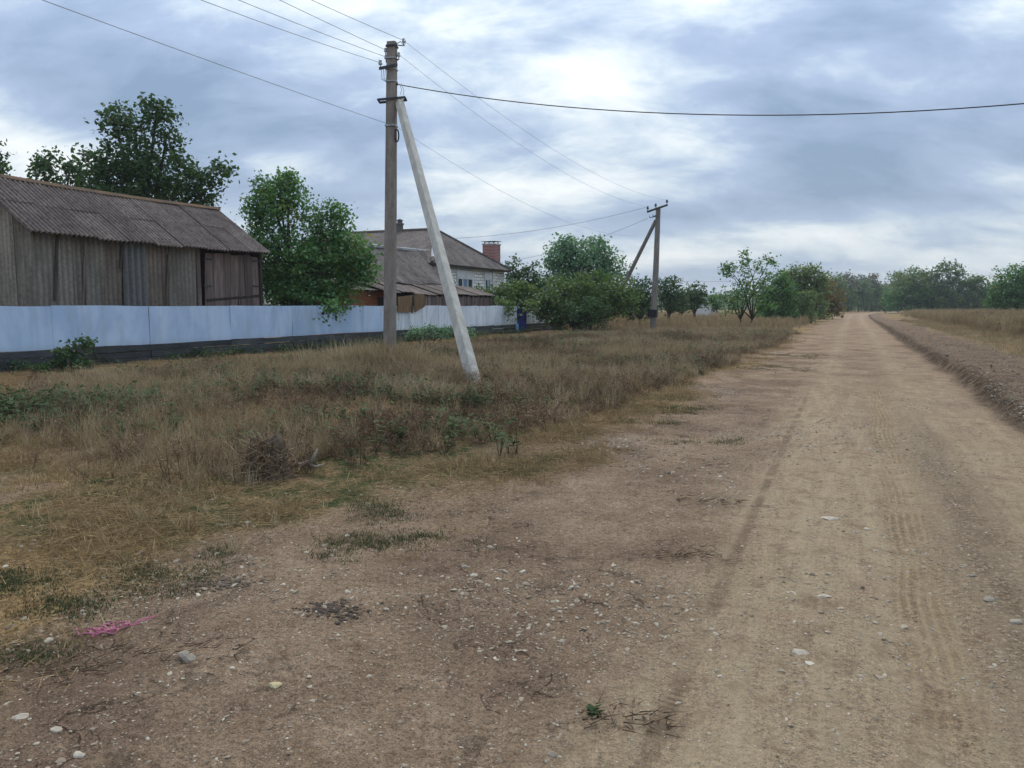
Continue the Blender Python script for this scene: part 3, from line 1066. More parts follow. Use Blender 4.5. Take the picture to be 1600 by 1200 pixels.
# corner posts
for (x, y) in ((SX, Y0 + 0.05), (SX, Y1 - 0.05), (BX, Y0 + 0.05), (BX, Y1 - 0.05)):
    mb = MB()
    mb.box(x - 0.14, y - 0.06, 0, x - 0.02, y + 0.06, EZ - 0.16)
    mb.build('corner_post', M['dark_wood'], shed)
# front wall sheets, by their edges in the photograph
edges = [(52, 92, 'sheet', 0), (92, 116, 'sheet', 1), (116, 135, 'sheet', 2), (135, 163, 'sheet', 3), (163, 193, 'rusty', 4),
         (193, 229, 'tin', 5), (229, 265, 'rusty', 6), (265, 307, 'sheet', 7)]
for (ua, ub, mk_, k) in edges:
    pa, pb = on_x(ua, 470, SX)[1], on_x(ub, 470, SX)[1]
    shift = 0.10                                # sheets lean a little to the left at the foot
    top = EZ - 0.06 - 0.05 * ((k * 2) % 3)
    bot = 0.35 + 0.04 * ((k * 5) % 3)
    xo = SX + 0.012 + 0.02 * (k % 2) + (0.04 if mk_ == 'tin' else 0)
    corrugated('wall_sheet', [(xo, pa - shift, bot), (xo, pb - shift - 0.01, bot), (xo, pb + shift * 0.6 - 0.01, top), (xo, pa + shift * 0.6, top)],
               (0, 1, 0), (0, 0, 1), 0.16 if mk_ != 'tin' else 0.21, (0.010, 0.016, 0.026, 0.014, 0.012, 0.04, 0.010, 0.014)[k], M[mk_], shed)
# door frame post and plank doors
pY = on_x(311, 470, SX)[1]
mb = MB()
mb.box(SX - 0.05, pY - 0.07, 0.2, SX + 0.05, pY + 0.07, EZ - 0.16)
mb.build('door_post', M['board'], shed)
bounds = [320, 334, 348, 360, 371, 382, 393, 404]
for k in range(len(bounds) - 1):
    pa, pb = on_x(bounds[k], 450, SX)[1], on_x(bounds[k + 1], 450, SX)[1]
    top = EZ - 0.36 + 0.05 * ((k * 7) % 3) * 0.5
    bot = 0.95 + 0.05 * ((k * 5) % 3) + 0.5
    mb = MB()
    tl_ = 0.05 * (1 if k < 4 else -0.3)
    x0 = SX + 0.03 + 0.008 * (k % 2)
    mb.prism([(x0 - 0.025, pa - tl_, bot), (x0, pa - tl_, bot), (x0, pb - tl_ - 0.015, bot + 0.01), (x0 - 0.025, pb - tl_ - 0.015, bot + 0.01)],
             [(x0 - 0.025, pa + tl_, top), (x0, pa + tl_, top), (x0, pb + tl_ - 0.015, top), (x0 - 0.025, pb + tl_ - 0.015, top)])
    mb.build('door_board', M['board'], shed)
for z in (1.95, 3.05):
    pa, pb = on_x(322, 450, SX)[1], on_x(403, 450, SX)[1]
    mb = MB()
    mb.box(SX - 0.03, pa, z, SX - 0.002, pb, z + 0.12)
    mb.build('door_batten', M['dark_wood'], shed)
for (u, v) in ((325, 405), (325, 447), (400, 408), (400, 447)):
    q = on_x(u, v, SX + 0.05)
    mb = MB()
    mb.box(SX + 0.04, q[1] - 0.16, q[2] - 0.03, SX + 0.05, q[1] + 0.16, q[2] + 0.03)
    mb.build('hinge_strap', M['iron'], shed)
mb = MB()
q0, q1 = on_x(322, 469, SX + 0.02), on_x(404, 462, SX + 0.02)
mb.tube([q0, q1], 0.05, 6)
mb.build('brace_rail', M['dark_wood'], shed)
for (u, v0, v1) in ((90, 352, 470), (134, 362, 478), (192, 372, 420), (264, 384, 476)):
    q0, q1 = on_x(u, v0 + 12, SX + 0.05), on_x(u - 4, v1, SX + 0.05)
    mb = MB()
    mb.prism([q1 + [0, -0.05, 0], q1 + [0.03, -0.05, 0], q1 + [0.03, 0.02, 0], q1 + [0, 0.02, 0]],
             [q0 + [0, -0.05, 0], q0 + [0.03, -0.05, 0], q0 + [0.03, 0.02, 0], q0 + [0, 0.02, 0]])
    mb.build('joint_batten', M['dark_wood'] if u in (90, 192) else M['board'], shed)
# gable end facing the camera side: overlapping sheets
gw = [(0.0, 0.62), (0.64, 1.45), (1.47, 2.3), (2.32, 3.2)]
for k, (a, b_) in enumerate(gw):
    xa, xb2 = SX - a, SX - b_

    def roof_at(x):
        d = min(SX - x, x - BX)
        return EZ + d * slope - 0.03
    yy = Y0 - 0.02 - 0.02 * (k % 2)
    if xb2 < RX < xa:
        poly = [(xa, yy, 0.35), (xa, yy, roof_at(xa)), (RX, yy, roof_at(RX)), (xb2, yy, roof_at(xb2)), (xb2, yy, 0.35)]
    else:
        poly = [(xa, yy, 0.35), (xa, yy, roof_at(xa)), (xb2, yy, roof_at(xb2)), (xb2, yy, 0.35)]
    corrugated('wall_sheet', poly, (-1, 0, 0), (0, 0, 1), 0.16, 0.024, M['sheet'], shed)
# far gable and back wall close the box
mb = MB()
mb.prism([(SX - 0.03, Y1 - 0.02, 0.2), (BX + 0.03, Y1 - 0.02, 0.2), (BX + 0.03, Y1 - 0.02, EZ - 0.05), (RX, Y1 - 0.02, RZ - 0.1), (SX - 0.03, Y1 - 0.02, EZ - 0.05)],
         [(SX - 0.03, Y1 + 0.01, 0.2), (BX + 0.03, Y1 + 0.01, 0.2), (BX + 0.03, Y1 + 0.01, EZ - 0.05), (RX, Y1 + 0.01, RZ - 0.1), (SX - 0.03, Y1 + 0.01, EZ - 0.05)])
mb.build('gable_wall', M['board'], shed)
mb = MB()
mb.box(BX, Y0, 0.2, BX + 0.03, Y1 - 0.03, EZ - 0.05)
mb.build('back_wall', M['board'], shed)

# ------------------------------------------------------------------ the white brick house
HX = -22.0
hn = on_x(672, 412, HX)           # near front eave corner
hf = on_x(788, 422, HX)           # far front eave corner
HZ = 0.5 * (hn[2] + hf[2])
HY0, HY1 = hn[1], hf[1]
HYm = 0.5 * (HY0 + HY1)
ap = on_y(680, 359, HYm)
AX, AZ = ap[0], ap[2]
BXh = HX - 12.0
house = empty('house', (HX, HY0, 0), 'white brick house with grey hipped slate roof behind the fence', 'house')
A_ = np.array([AX, HYm, AZ])
Bk = np.array([BXh - 1 + 4, HYm, AZ])
c_nf, c_ff = np.array([HX + 0.35, HY0 - 0.35, HZ]), np.array([HX + 0.35, HY1 + 0.35, HZ])
c_nb, c_fb = np.array([BXh - 0.35, HY0 - 0.35, HZ]), np.array([BXh - 0.35, HY1 + 0.35, HZ])
for poly, ud in (([c_nf, c_ff, A_], (0, 1, 0)), ([c_nb, c_nf, A_, Bk], (1, 0, 0)), ([c_ff, c_fb, Bk, A_], (1, 0, 0)), ([c_fb, c_nb, Bk], (0, 1, 0))):
    poly = np.array(poly)
    cen = poly.mean(0)
    vd = np.array([0, 0, 1.0])
    nn = np.cross(poly[1] - poly[0], poly[2] - poly[0])
    nn /= np.linalg.norm(nn)
    vd = vd - nn * vd.dot(nn)
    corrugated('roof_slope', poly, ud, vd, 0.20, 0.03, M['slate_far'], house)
mb = MB()
for a, b_ in ((c_nf, A_), (c_ff, A_), (A_, Bk)):
    mb.tube([a + [0, 0, 0.05], b_ + [0, 0, 0.05]], 0.09, 6)
mb.build('ridge_cap', M['slate_far'], house)
mb = MB()
mb.tube([c_nf * 0.35 + A_ * 0.65 + [0, 0, 0.07], c_nf * 0.9 + A_ * 0.1 + [0, 0, 0.07]], 0.11, 6)
mb.build('hip_flashing', M['white_ridge'], house)
mb = MB()
mb.box(HX - 0.3, HY0, 0, HX, HY1, HZ - 0.10)
mb.box(BXh, HY0, 0, BXh + 0.3, HY1, HZ - 0.10)
mb.box(BXh + 0.3, HY0, 0, HX - 0.3, HY0 + 0.3, HZ - 0.10)
mb.box(BXh + 0.3, HY1 - 0.3, 0, HX - 0.3, HY1, HZ - 0.10)
mb.build('wall', M['white_brick'], house)
mb = MB()
mb.box(HX + 0.02, HY0 - 0.33, HZ - 0.12, HX + 0.33, HY1 + 0.33, HZ - 0.05)
mb.build('soffit', M['dark_wood'], house)


def house_window(ua, ub, vtop, zbot, n):
    ya, yb = on_x(ua, 440, HX)[1], on_x(ub, 440, HX)[1]
    zt = on_x(ua, vtop, HX)[2]
    fr_ = MB()
    t = 0.09
    x0, x1 = HX + 0.004, HX + 0.05
    fr_.box(x0, ya, zbot, x1, ya + t, zt)
    fr_.box(x0, yb - t, zbot, x1, yb, zt)
    fr_.box(x0, ya + t, zt - t, x1, yb - t, zt)
    fr_.box(x0, ya + t, zbot, x1, yb - t, zbot + t)
    for k in range(1, n):
        y = ya + (yb - ya) * k / n
        fr_.box(x0, y - t / 2, zbot + t, x1, y + t / 2, zt - t)
    wdw = fr_.build('window', M['cream'], house)
    lint = MB()
    lint.box(HX + 0.003, ya - 0.12, zt + 0.005, HX + 0.07, yb + 0.12, zt + 0.42)
    v_ = MB()
    lint.build('lintel', M['cream'], house)
    for k in range(n):
        y0, y1 = ya + (yb - ya) * k / n, ya + (yb - ya) * (k + 1) / n
        g = MB()
        g.box(HX + 0.006, y0 + t * 0.6, zbot + t * 1.02, HX + 0.02, y1 - t * 0.6, zt - t * 1.02)
        gl = g.build('pane', M['glass'] if k % 2 == 0 else M['curtain'], wdw)
        gl.location = (0, 0, 0)


house_window(714, 738, 433, 1.9, 3)
house_window(757, 766, 435, 2.0, 2)
# drain pipe at the far end of the wall
mb = MB()
yq = on_x(768.5, 440, HX)[1]
mb.tube([(HX + 0.10, yq, 0.2), (HX + 0.10, yq, HZ - 0.15)], 0.06, 8)
mb.build('drain_pipe', M['cream'], house)
# brick chimney with a sheet iron hood
cq = on_x(768, 410, HX - 0.9)
ctop = on_x(768, 383, HX - 0.9)[2]
cw = 0.46
mb = MB()
mb.box(cq[0] - cw, cq[1] - cw, HZ - 0.2, cq[0] + cw, cq[1] + cw, ctop)
chim = mb.build('chimney', M['red_brick'], house)
mb = MB()
mb.box(cq[0] - cw - 0.04, cq[1] - cw - 0.04, ctop + 0.002, cq[0] + cw + 0.04, cq[1] + cw + 0.04, ctop + 0.08)
mb.build('chimney_slab', M['white_ridge'], chim)
mb = MB()
for sx in (-1, 1):
    for sy in (-1, 1):
        mb.box(cq[0] + sx * 0.34 - 0.03, cq[1] + sy * 0.34 - 0.03, ctop + 0.082, cq[0] + sx * 0.34 + 0.03, cq[1] + sy * 0.34 + 0.03, ctop + 0.20)
mb.prism([(cq[0] - 0.5, cq[1] - 0.55, ctop + 0.20), (cq[0] + 0.5, cq[1] - 0.55, ctop + 0.20), (cq[0] + 0.5, cq[1] + 0.55, ctop + 0.23), (cq[0] - 0.5, cq[1] + 0.55, ctop + 0.23)],
         [(cq[0] - 0.5, cq[1] - 0.55, ctop + 0.23), (cq[0] + 0.5, cq[1] - 0.55, ctop + 0.23), (cq[0] + 0.5, cq[1] + 0.55, ctop + 0.27), (cq[0] - 0.5, cq[1] + 0.55, ctop + 0.27)])
mb.build('chimney_hood', M['iron'], chim)
# grey vent stack on the ridge, far back
vq = on_y(625, 362, HYm)
s_ = depth_of(vq[0], vq[1]) / FPX
mb = MB()
mb.lathe((vq[0], vq[1], AZ - 0.3), [(5 * s_, 0), (5 * s_, 0.3 + 10 * s_), (6.5 * s_, 0.3 + 10 * s_), (6.5 * s_, 0.3 + 12 * s_), (4 * s_, 0.3 + 12.5 * s_),
                                   (4 * s_, 0.3 + 16 * s_), (6 * s_, 0.3 + 16.5 * s_), (0.05, 0.3 + 19 * s_)], 10)
mb.build('vent_stack', M['tin'], house)
# low side wing with its own sagging roof, on the near side
EXf = -20.4
e0, e1 = on_x(572, 438, EXf), on_x(700, 442, EXf)
EZ2 = 0.5 * (e0[2] + e1[2])
rdl, rdr = on_x(560, 384, -23.0), on_x(676, 393, -23.0)
wing = empty('wing', (EXf, e0[1], 0), 'low wing with sagging dark slate roof and pale ridge in front of the house', 'outbuilding')
sagf = lambda c: -0.10 * math.sin(3.1 * (c[1] - e0[1]) / (e1[1] - e0[1])) - 0.04 * math.sin(c[1] * 1.9)
RZ2 = 0.5 * (rdl[2] + rdr[2])
pA, pB = np.array([EXf, e0[1] - 0.6, EZ2]), np.array([EXf, e1[1] + 1.0, EZ2])
pC, pD = np.array([-23.0, rdr[1] - 0.4, RZ2]), np.array([-23.0, e0[1] - 0.6, RZ2])
nseg = 8
for k in range(nseg):
    t0, t1 = k / nseg, (k + 1) / nseg
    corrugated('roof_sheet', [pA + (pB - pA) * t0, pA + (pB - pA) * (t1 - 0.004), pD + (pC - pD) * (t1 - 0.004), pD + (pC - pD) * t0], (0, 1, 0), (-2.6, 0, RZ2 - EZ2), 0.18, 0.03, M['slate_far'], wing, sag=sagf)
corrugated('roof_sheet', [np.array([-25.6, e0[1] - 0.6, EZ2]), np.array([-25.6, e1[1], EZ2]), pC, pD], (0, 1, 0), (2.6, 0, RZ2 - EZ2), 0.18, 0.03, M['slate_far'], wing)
mb = MB()
mb.tube([pD + [0, 0, 0.06], pD * 0.5 + pC * 0.5 + [0, 0, -0.02], pC + [0, 0, 0.06]], 0.11, 6)
mb.build('ridge_cap', M['white_ridge'], wing)
mb = MB()
mb.box(-25.4, e0[1], 0, EXf - 0.3, e1[1] - 0.3, EZ2 - 0.12)
mb.build('wall', M['board'], wing)

# lean-to with board wall behind the fence
LXf = -18.95
l0, l1 = on_x(604, 455, LXf), on_x(772, 464, LXf)
LZ = 0.5 * (l0[2] + l1[2])
lean = empty('lean_to', (LXf, l0[1], 0), 'long lean-to with ragged slate edge and dark board wall just behind the fence', 'outbuilding')
nse = 10
for k in range(nse):
    ya = l0[1] + (l1[1] - l0[1]) * k / nse
    yb = l0[1] + (l1[1] - l0[1]) * (k + 1) / nse - 0.01
    dz_ = [0.02, 0.06, -0.02, -0.05, 0.0, 0.02, 0.03, -0.01, 0.02, 0.0][k]
    hi = LZ + 0.50
    corrugated('roof_sheet', [(LXf + 0.1, ya, LZ + dz_), (LXf + 0.1, yb, LZ + dz_ * 0.5), (LXf - 1.55, yb, hi + 0.02), (LXf - 1.55, ya, hi + 0.02)],
               (0, 1, 0), (-1.6, 0, 0.5), 0.15, 0.022, M['slate'], lean)
nb = 44
for k in range(nb):
    ya = l0[1] + 2.6 + (l1[1] - l0[1] - 2.6) * k / nb
    yb = l0[1] + 2.6 + (l1[1] - l0[1] - 2.6) * (k + 1) / nb - 0.03
    mb = MB()
    mb.box(LXf - 0.03, ya, 0.3, LXf + 0.01 * (k % 2), yb, LZ - 0.05 - 0.04 * ((k * 7) % 3))
    mb.build('wall_board', M['board'], lean)
mb = MB()
mb.box(LXf - 1.5, l0[1] + 0.05, 0.2, LXf - 1.44, l1[1] - 0.1, LZ + 0.35)
mb.box(LXf - 1.43, l1[1] - 0.12, 0.2, LXf - 0.05, l1[1] - 0.08, LZ)
mb.build('back_wall', M['dark_wood'], lean)
for k in range(7):
    y = l0[1] + 0.06 + (l1[1] - l0[1] - 0.2) * k / 6
    mb = MB()
    mb.tube([(LXf - 0.10, y, 0), (LXf - 0.10, y, LZ - 0.06)], 0.055, 7)
    mb.build('post', M['dark_wood'], lean)

# brown boards slumped over the fence
bp = [on_x(622, 464, FX + 0.10), on_x(663, 459, FX + 0.10), on_x(664, 479, FX + 0.12), on_x(648, 488, FX + 0.12), on_x(622, 487, FX + 0.12)]
slump = empty('leaning_boards', (FX + 0.1, bp[0][1], 0), 'brown broken board sheet slumped over the fence top right of the main pole', 'boards')
mid = (bp[0] * 0.45 + bp[1] * 0.55, bp[3] * 0.8 + bp[4] * 0.2)
for loop in ([bp[0], mid[0], mid[1], bp[4]], [mid[0] + [0.01, 0.05, 0], bp[1], bp[2], bp[3] + [0.01, 0.02, 0]]):
    mb = MB()
    L_ = [np.array(q) for q in loop]
    mb.prism([q - [0.03, 0, 0] for q in L_], [q + [0.0, 0, 0] for q in L_])
    mb.build('board_sheet', M['brown_board'], slump)
mb = MB()
mb.tube([mid[0] + [0.02, 0, 0.05], mid[1] + [0.02, 0, -0.05]], 0.035, 6)
mb.build('batten', M['dark_wood'], slump)

# orange brick outbuilding
OX = -19.8
o0, o1 = on_x(545, 456, OX), on_x(603, 456, OX)
brk = empty('brick_outbuilding', (OX, o0[1], 0), 'low orange brick outbuilding between the bushy tree and the main pole', 'outbuilding')
OZ = o1[2]
mb = MB()
mb.box(OX - 2.2, o0[1], 0, OX, o1[1], OZ)
mb.build('wall', M['orange_brick'], brk)
corrugated('roof_sheet', [(OX + 0.35, o0[1] - 0.3, OZ + 0.05), (OX + 0.35, o1[1] + 0.5, OZ + 0.05), (OX - 2.3, o1[1] + 0.5, OZ + 0.55), (OX - 2.3, o0[1] - 0.3, OZ + 0.55)],
           (0, 1, 0), (-2.6, 0, 0.5), 0.15, 0.022, M['slate'], brk)
dY = on_x(597, 465, OX)[1]
mb = MB()
mb.box(OX + 0.004, dY - 0.35, 0.1, OX + 0.03, dY + 0.35, OZ - 0.25)
mb.build('door', M['dark_wood'], brk)


# ------------------------------------------------------------------ poles
def chamfer_loop(cx, cy, z, wx, wy, c, rz=0.0):
    pts = [(wx, wy - c), (wx - c, wy), (-wx + c, wy), (-wx, wy - c), (-wx, -wy + c), (-wx + c, -wy), (wx - c, -wy), (wx, -wy + c)]
    co, si = math.cos(rz), math.sin(rz)
    return [np.array([cx + x * co - y * si, cy + x * si + y * co, z]) for x, y in pts]


def insulator(mb, p, s=1.0):
    mb.lathe(p, [(0.012 * s, 0), (0.012 * s, 0.06 * s), (0.045 * s, 0.065 * s), (0.05 * s, 0.10 * s), (0.03 * s, 0.12 * s), (0.04 * s, 0.16 * s), (0.01 * s, 0.18 * s)], 8)


P1D = 20.6
p1 = at(608, 560, P1D)
p1t = at(612.5, 66, P1D)
P1 = np.array([p1[0], p1[1], gz1(p1[0], p1[1])])
H1 = p1t[2]
pole = empty('utility_pole', P1, 'tall grey concrete utility pole with a pale prop in the dry field', 'utility pole')
rz1 = R(12)
mb = MB()
lo = chamfer_loop(P1[0], P1[1], -0.4, 0.150, 0.138, 0.03, rz1)
hi = chamfer_loop(p1t[0], p1t[1], H1, 0.116, 0.105, 0.025, rz1)
mid_ = [a * 0.5 + b_ * 0.5 for a, b_ in zip(lo, hi)]
mb.prism(lo, mid_)
mb.prism(mid_, hi)
mb.build('pole_shaft', M['concrete'], pole)


def pole_at(z):
    t = (z + 0.4) / (H1 + 0.4)
    return np.array([P1[0] + (p1t[0] - P1[0]) * t, P1[1] + (p1t[1] - P1[1]) * t, z])


def z_at(v):
    return at(612, v, P1D)[2]


# view right at the pole (for hardware that sits on its sides)
rt = np.array([ca, sa, 0])
fw = np.array([-sa, ca, 0])
prop_b = on_z(748, 604)
prop_b[2] = gz1(prop_b[0], prop_b[1]) - 0.3
prop_t = pole_at(z_at(158)) + rt * 0.20 - fw * 0.02
d_ = prop_t - prop_b
d_ /= np.linalg.norm(d_)
side = np.cross(d_, fw)
side /= np.linalg.norm(side)
nn_ = np.cross(side, d_)
side, nn_ = side * math.cos(R(38)) + nn_ * math.sin(R(38)), nn_ * math.cos(R(38)) - side * math.sin(R(38))
mb = MB()


def prop_loop(c, w, d, ch=0.014):
    return [c + side * x + nn_ * y for x, y in ((w, d - ch), (w - ch, d), (-w + ch, d), (-w, d - ch), (-w, -d + ch), (-w + ch, -d), (w - ch, -d), (w, -d + ch))]


mb.prism(prop_loop(prop_b, 0.120, 0.110), prop_loop(prop_t, 0.085, 0.09))
mb.build('prop', M['concrete_pale'], pole)
# clamp that holds the prop
mb = MB()
c = pole_at(z_at(158))
q0 = c - rt * 0.33
q1 = c + rt * 0.36 + [0, 0, 0.06]
for off in (-0.15, 0.13):
    b0 = [q0 + fw * off + [0, 0, -0.03], q0 + fw * (off + 0.02) + [0, 0, -0.03], q0 + fw * (off + 0.02) + [0, 0, 0.03], q0 + fw * off + [0, 0, 0.03]]
    mb.prism(b0, [x + (q1 - q0) for x in b0])
mb.tube([q1 - fw * 0.16, q1 + fw * 0.16], 0.03, 8)
mb.tube([q0 - fw * 0.16, q0 + fw * 0.16], 0.025, 8)
mb.build('prop_clamp', M['iron'], pole)
# crossarm on the left, hook on the upper right, bands
mb = MB()
ca0 = pole_at(z_at(110)) - rt * 0.30 - fw * 0.14
ca1 = pole_at(z_at(104)) + rt * 0.17 - fw * 0.14
mb.prism([ca0 + [0, 0, -0.035], ca0 - fw * 0.05 + [0, 0, -0.035], ca0 - fw * 0.05 + [0, 0, 0.03], ca0 + [0, 0, 0.03]],
         [ca1 + [0, 0, -0.035], ca1 - fw * 0.05 + [0, 0, -0.035], ca1 - fw * 0.05 + [0, 0, 0.03], ca1 + [0, 0, 0.03]])
mb.build('crossarm', M['iron'], pole)
for v, wd in ((73, 0.02), (92, 0.012), (109, 0.012), (128, 0.012), (197, 0.018)):
    cz = pole_at(z_at(v))
    mb = MB()
    w_b = 0.137 if v < 150 else 0.143
    mb.prism(chamfer_loop(cz[0], cz[1], cz[2] - wd, w_b, w_b, 0.03, rz1), chamfer_loop(cz[0], cz[1], cz[2] + wd, w_b, w_b, 0.03, rz1))
    mb.build('band', M['iron'] if v == 73 else M['glass_ins'], pole)
att = {}
mb = MB()
att['l_arm'] = ca0 + rt * 0.03 + [0, 0, 0.03]
insulator(mb, att['l_arm'], 1.1)
att['l_arm'] = att['l_arm'] + [0, 0, 0.12]
mb.build('insulator', M['glass_ins'], pole)
hooks = [('top_r', 70, 1, 0.30), ('top_l', 85, -1, 0.16), ('mid_l', 96, -1, 0.15), ('mid_r', 92, 1, 0.18)]
for nm, v, s, r_ in hooks:
    c = pole_at(z_at(v))
    h = MB()
    end = c + rt * s * r_
    h.tube([c + rt * s * 0.08, c + rt * s * (r_ - 0.04) + [0, 0, -0.02], end + [0, 0, -0.02], end + [0, 0, 0.04]], 0.014, 6)
    h.build('hook', M['iron'], pole)
    i_ = MB()
    insulator(i_, end + [0, 0, 0.0], 0.95)
    i_.build('insulator', M['glass_ins'], pole)
    att[nm] = end + [0, 0, 0.11]
h = MB()
c = pole_at(z_at(66)) + rt * 0.22
h.tube([c + rt * -0.14 + [0, 0, -0.06], c + [0, 0, 0.02], c + rt * 0.10 + [0, 0, -0.10], c + rt * 0.13 + [0, 0, 0.04]], 0.012, 6)
h.build('tie_loop', M['wire'], pole)
# drop leads and the coil of spare cable
for k in range(4):
    s0 = ca0 + rt * (0.06 + 0.05 * k)
    e0_ = pole_at(z_at(130)) + rt * (-0.13 + 0.03 * k) - fw * 0.15
    md = (s0 + e0_) / 2 + rt * -0.06 + [0, 0, -0.10]
    h = MB()
    h.tube([s0, md, e0_], 0.008, 5)
    h.build('drop_lead', M['glass_ins'], pole)
s0 = pole_at(z_at(132)) + rt * 0.22 - fw * 0.1
for q_ in ([s0, s0 + rt * 0.05 + [0, 0, -0.15], s0 + rt * 0.02 + [0, 0, -0.28]], [s0 + rt * 0.04, s0 + rt * 0.11 + [0, 0, -0.17], s0 + rt * 0.09 + [0, 0, -0.30]]):
    h = MB()
    h.tube(q_, 0.008, 5)
    h.build('drop_lead', M['glass_ins'], pole)
h = MB()
c = pole_at(z_at(213)) + rt * 0.16 - fw * 0.10
lp = [c + rt * 0.05 * math.cos(a) + np.array([0, 0, 0.16 * math.sin(a)]) for a in np.linspace(0, 2 * math.pi, 14)]
h.tube(lp, 0.018, 6, cap=False)
h.build('cable_coil', M['black'], pole)
h = MB()
att['cable'] = pole_at(z_at(132)) + rt * 0.16
h.tube([pole_at(z_at(131)), att['cable']], 0.025, 8)
h.build('cable_anchor', M['black'], pole)
att['tel'] = pole_at(z_at(198)) + rt * 0.13

# second pole with its prop
P2D = 49.0
q2b, q2t = at(1019.5, 520, P2D), at(1028.5, 324, P2D)
P2 = np.array([q2b[0], q2b[1], gz1(q2b[0], q2b[1])])
pole2 = empty('utility_pole', P2, 'distant utility pole with crossarm and a dark prop leaning left, above the tan grass', 'utility pole')
mb = MB()
mb.tube([np.array([P2[0], P2[1], -0.3]), P2 * 0.5 + q2t * 0.5 + rt * 0.03, q2t], [0.21, 0.185, 0.15], 9)
mb.build('pole_shaft', M['pole_wood'], pole2)
mb = MB()
pt2 = at(1025, 344, P2D)
mb.tube([at(938, 520, P2D + 3.0), pt2], [0.14, 0.115], 8)
mb.build('prop', M['pole_wood'], pole2)
mb = MB()
xa_, xb_2 = at(1011, 331, P2D - 0.4), at(1043, 320, P2D - 0.4)
mb.tube([xa_, xb_2], 0.07, 6)
mb.build('crossarm', M['iron'], pole2)
att2 = {}
for nm, t in (('a', 0.03), ('b', 0.42), ('c', 0.97)):
    c = xa_ * (1 - t) + xb_2 * t
    mb = MB()
    insulator(mb, c + [0, 0, 0.05], 1.6)
    mb.build('insulator', M['iron'], pole2)
    att2[nm] = c + [0, 0, 0.3]
for (u, v) in ((1020, 338), (1015, 340)):
    c = at(u, v, P2D - 0.2)
    mb = MB()
    mb.tube([at(1027, v - 2, P2D), c, c + [0, 0, 0.12]], 0.025, 6)
    mb.build('hook', M['iron'], pole2)
att2['d'] = at(1012, 341, P2D - 0.2)
bx0 = at(1017.5, 490, P2D)
mb = MB()
mb.box(P2[0] - 0.26, P2[1] - 0.26, bx0[2] - 0.22, P2[0] + 0.26, P2[1] + 0.26, bx0[2] + 0.25)
mb.build('meter_box', M['black'], pole2)


# ------------------------------------------------------------------ wires
def wire(label, a, b_, sag, rad, mat, n=24, name='power_line', group='wires on the poles'):
    a, b_ = np.asarray(a, float), np.asarray(b_, float)
    pts = [a + (b_ - a) * t - np.array([0, 0, 4 * sag * t * (1 - t)]) for t in np.linspace(0, 1, n)]
    mb = MB()
    mb.tube(pts, rad, 5)
    o = mb.build(name, mat)
    tag(o, label, 'wire', group)
    return o


def back_pt(att_p, u, v):
    """where the wire leaves the picture, on the plane of the wires, then on to the next pole behind"""
    q = on_x(u, v, att_p[0])
    d = q - att_p
    L_ = np.array([att_p[0] + 0.2, -17.0, att_p[2] + 0.2])
    return q, L_


for nm, (u, v), lb in (('top_r', (485, 0), 'topmost thin wire running up left from the main pole top'),
                       ('top_l', (435, 0), 'second thin wire running up left from the main pole'),
                       ('mid_l', (370, 0), 'third thin wire running up left from the main pole'),
                       ('l_arm', (311, 0), 'lowest of the four thin wires, from the left arm of the main pole')):
    a = att[nm]
    q, L_ = back_pt(a, u, v)
    # parabola through the attachment, the point seen at the frame edge and the next pole
    t = (a[1] - q[1]) / (a[1] - L_[1])
    sag = (a[2] + (L_[2] - a[2]) * t - q[2]) / (4 * t * (1 - t))
    wire(lb, a, L_, sag, 0.0062, M['wire'], 30)
a = att['tel']
q, L_ = back_pt(a, 60, 0)
t = (a[1] - q[1]) / (a[1] - L_[1])
sag = (a[2] + (L_[2] - a[2]) * t - q[2]) / (4 * t * (1 - t))
wire('thin telephone wire from the upper left to half way up the main pole', a, L_, sag, 0.0058, M['wire'], 30, 'telephone_line')
wire('upper thin wire between the main pole and the distant pole', att['top_r'], att2['c'], 0.75, 0.0045, M['wire'], 30)
wire('lower thin wire between the main pole and the distant pole', att['mid_r'], att2['a'], 0.7, 0.0045, M['wire'], 30)
wire('faint telephone wire dropping right from the main pole behind its prop', att['tel'], at(1022, 366, P2D), 1.0, 0.004, M['wire'], 30, 'telephone_line')
# thick black cable across the road
ce_ = np.array([14.0, 17.0, 0])
a = att['cable']
ce_[1] = a[1] + 1.2
slope_c = (ce_[1] - a[1]) / (ce_[0] - a[0])


def on_cable_plane(u, v):
    d, _ = ray(u, v)
    t = (a[1] - slope_c * a[0]) / (d[1] - slope_c * d[0])
    return d[0] * t, EYE + d[2] * t


c1, c2 = on_cable_plane(1180, 180), on_cable_plane(1598, 162)
quad = np.polyfit([a[0], c1[0], c2[0]], [a[2], c1[1], c2[1]], 2)
pts = [np.array([x, a[1] + slope_c * (x - a[0]), np.polyval(quad, x)]) for x in np.linspace(a[0], ce_[0], 44)]
mb = MB()
mb.tube(pts, 0.012, 6)
tag(mb.build('power_cable', M['black']), 'thick black cable sagging across the sky over the road to the right', 'cable', 'wires on the poles')
wire('upper service wire from the distant pole left towards the house roof', att2['a'], on_x(700, 373, HX - 1.0), 0.35, 0.010, M['wire'], 20, 'service_line')
wire('lower service wire from the distant pole down behind the round tree', att2['d'], on_x(770, 412, HX - 0.2), 0.4, 0.010, M['wire'], 20, 'service_line')
far_a, far_b = at(1030, 440, 105), at(1640, 424, 175)
wire('far thin wire low over the tree line at the right', far_a, far_b, 0.6, 0.016, M['wire'], 16, 'power_line')


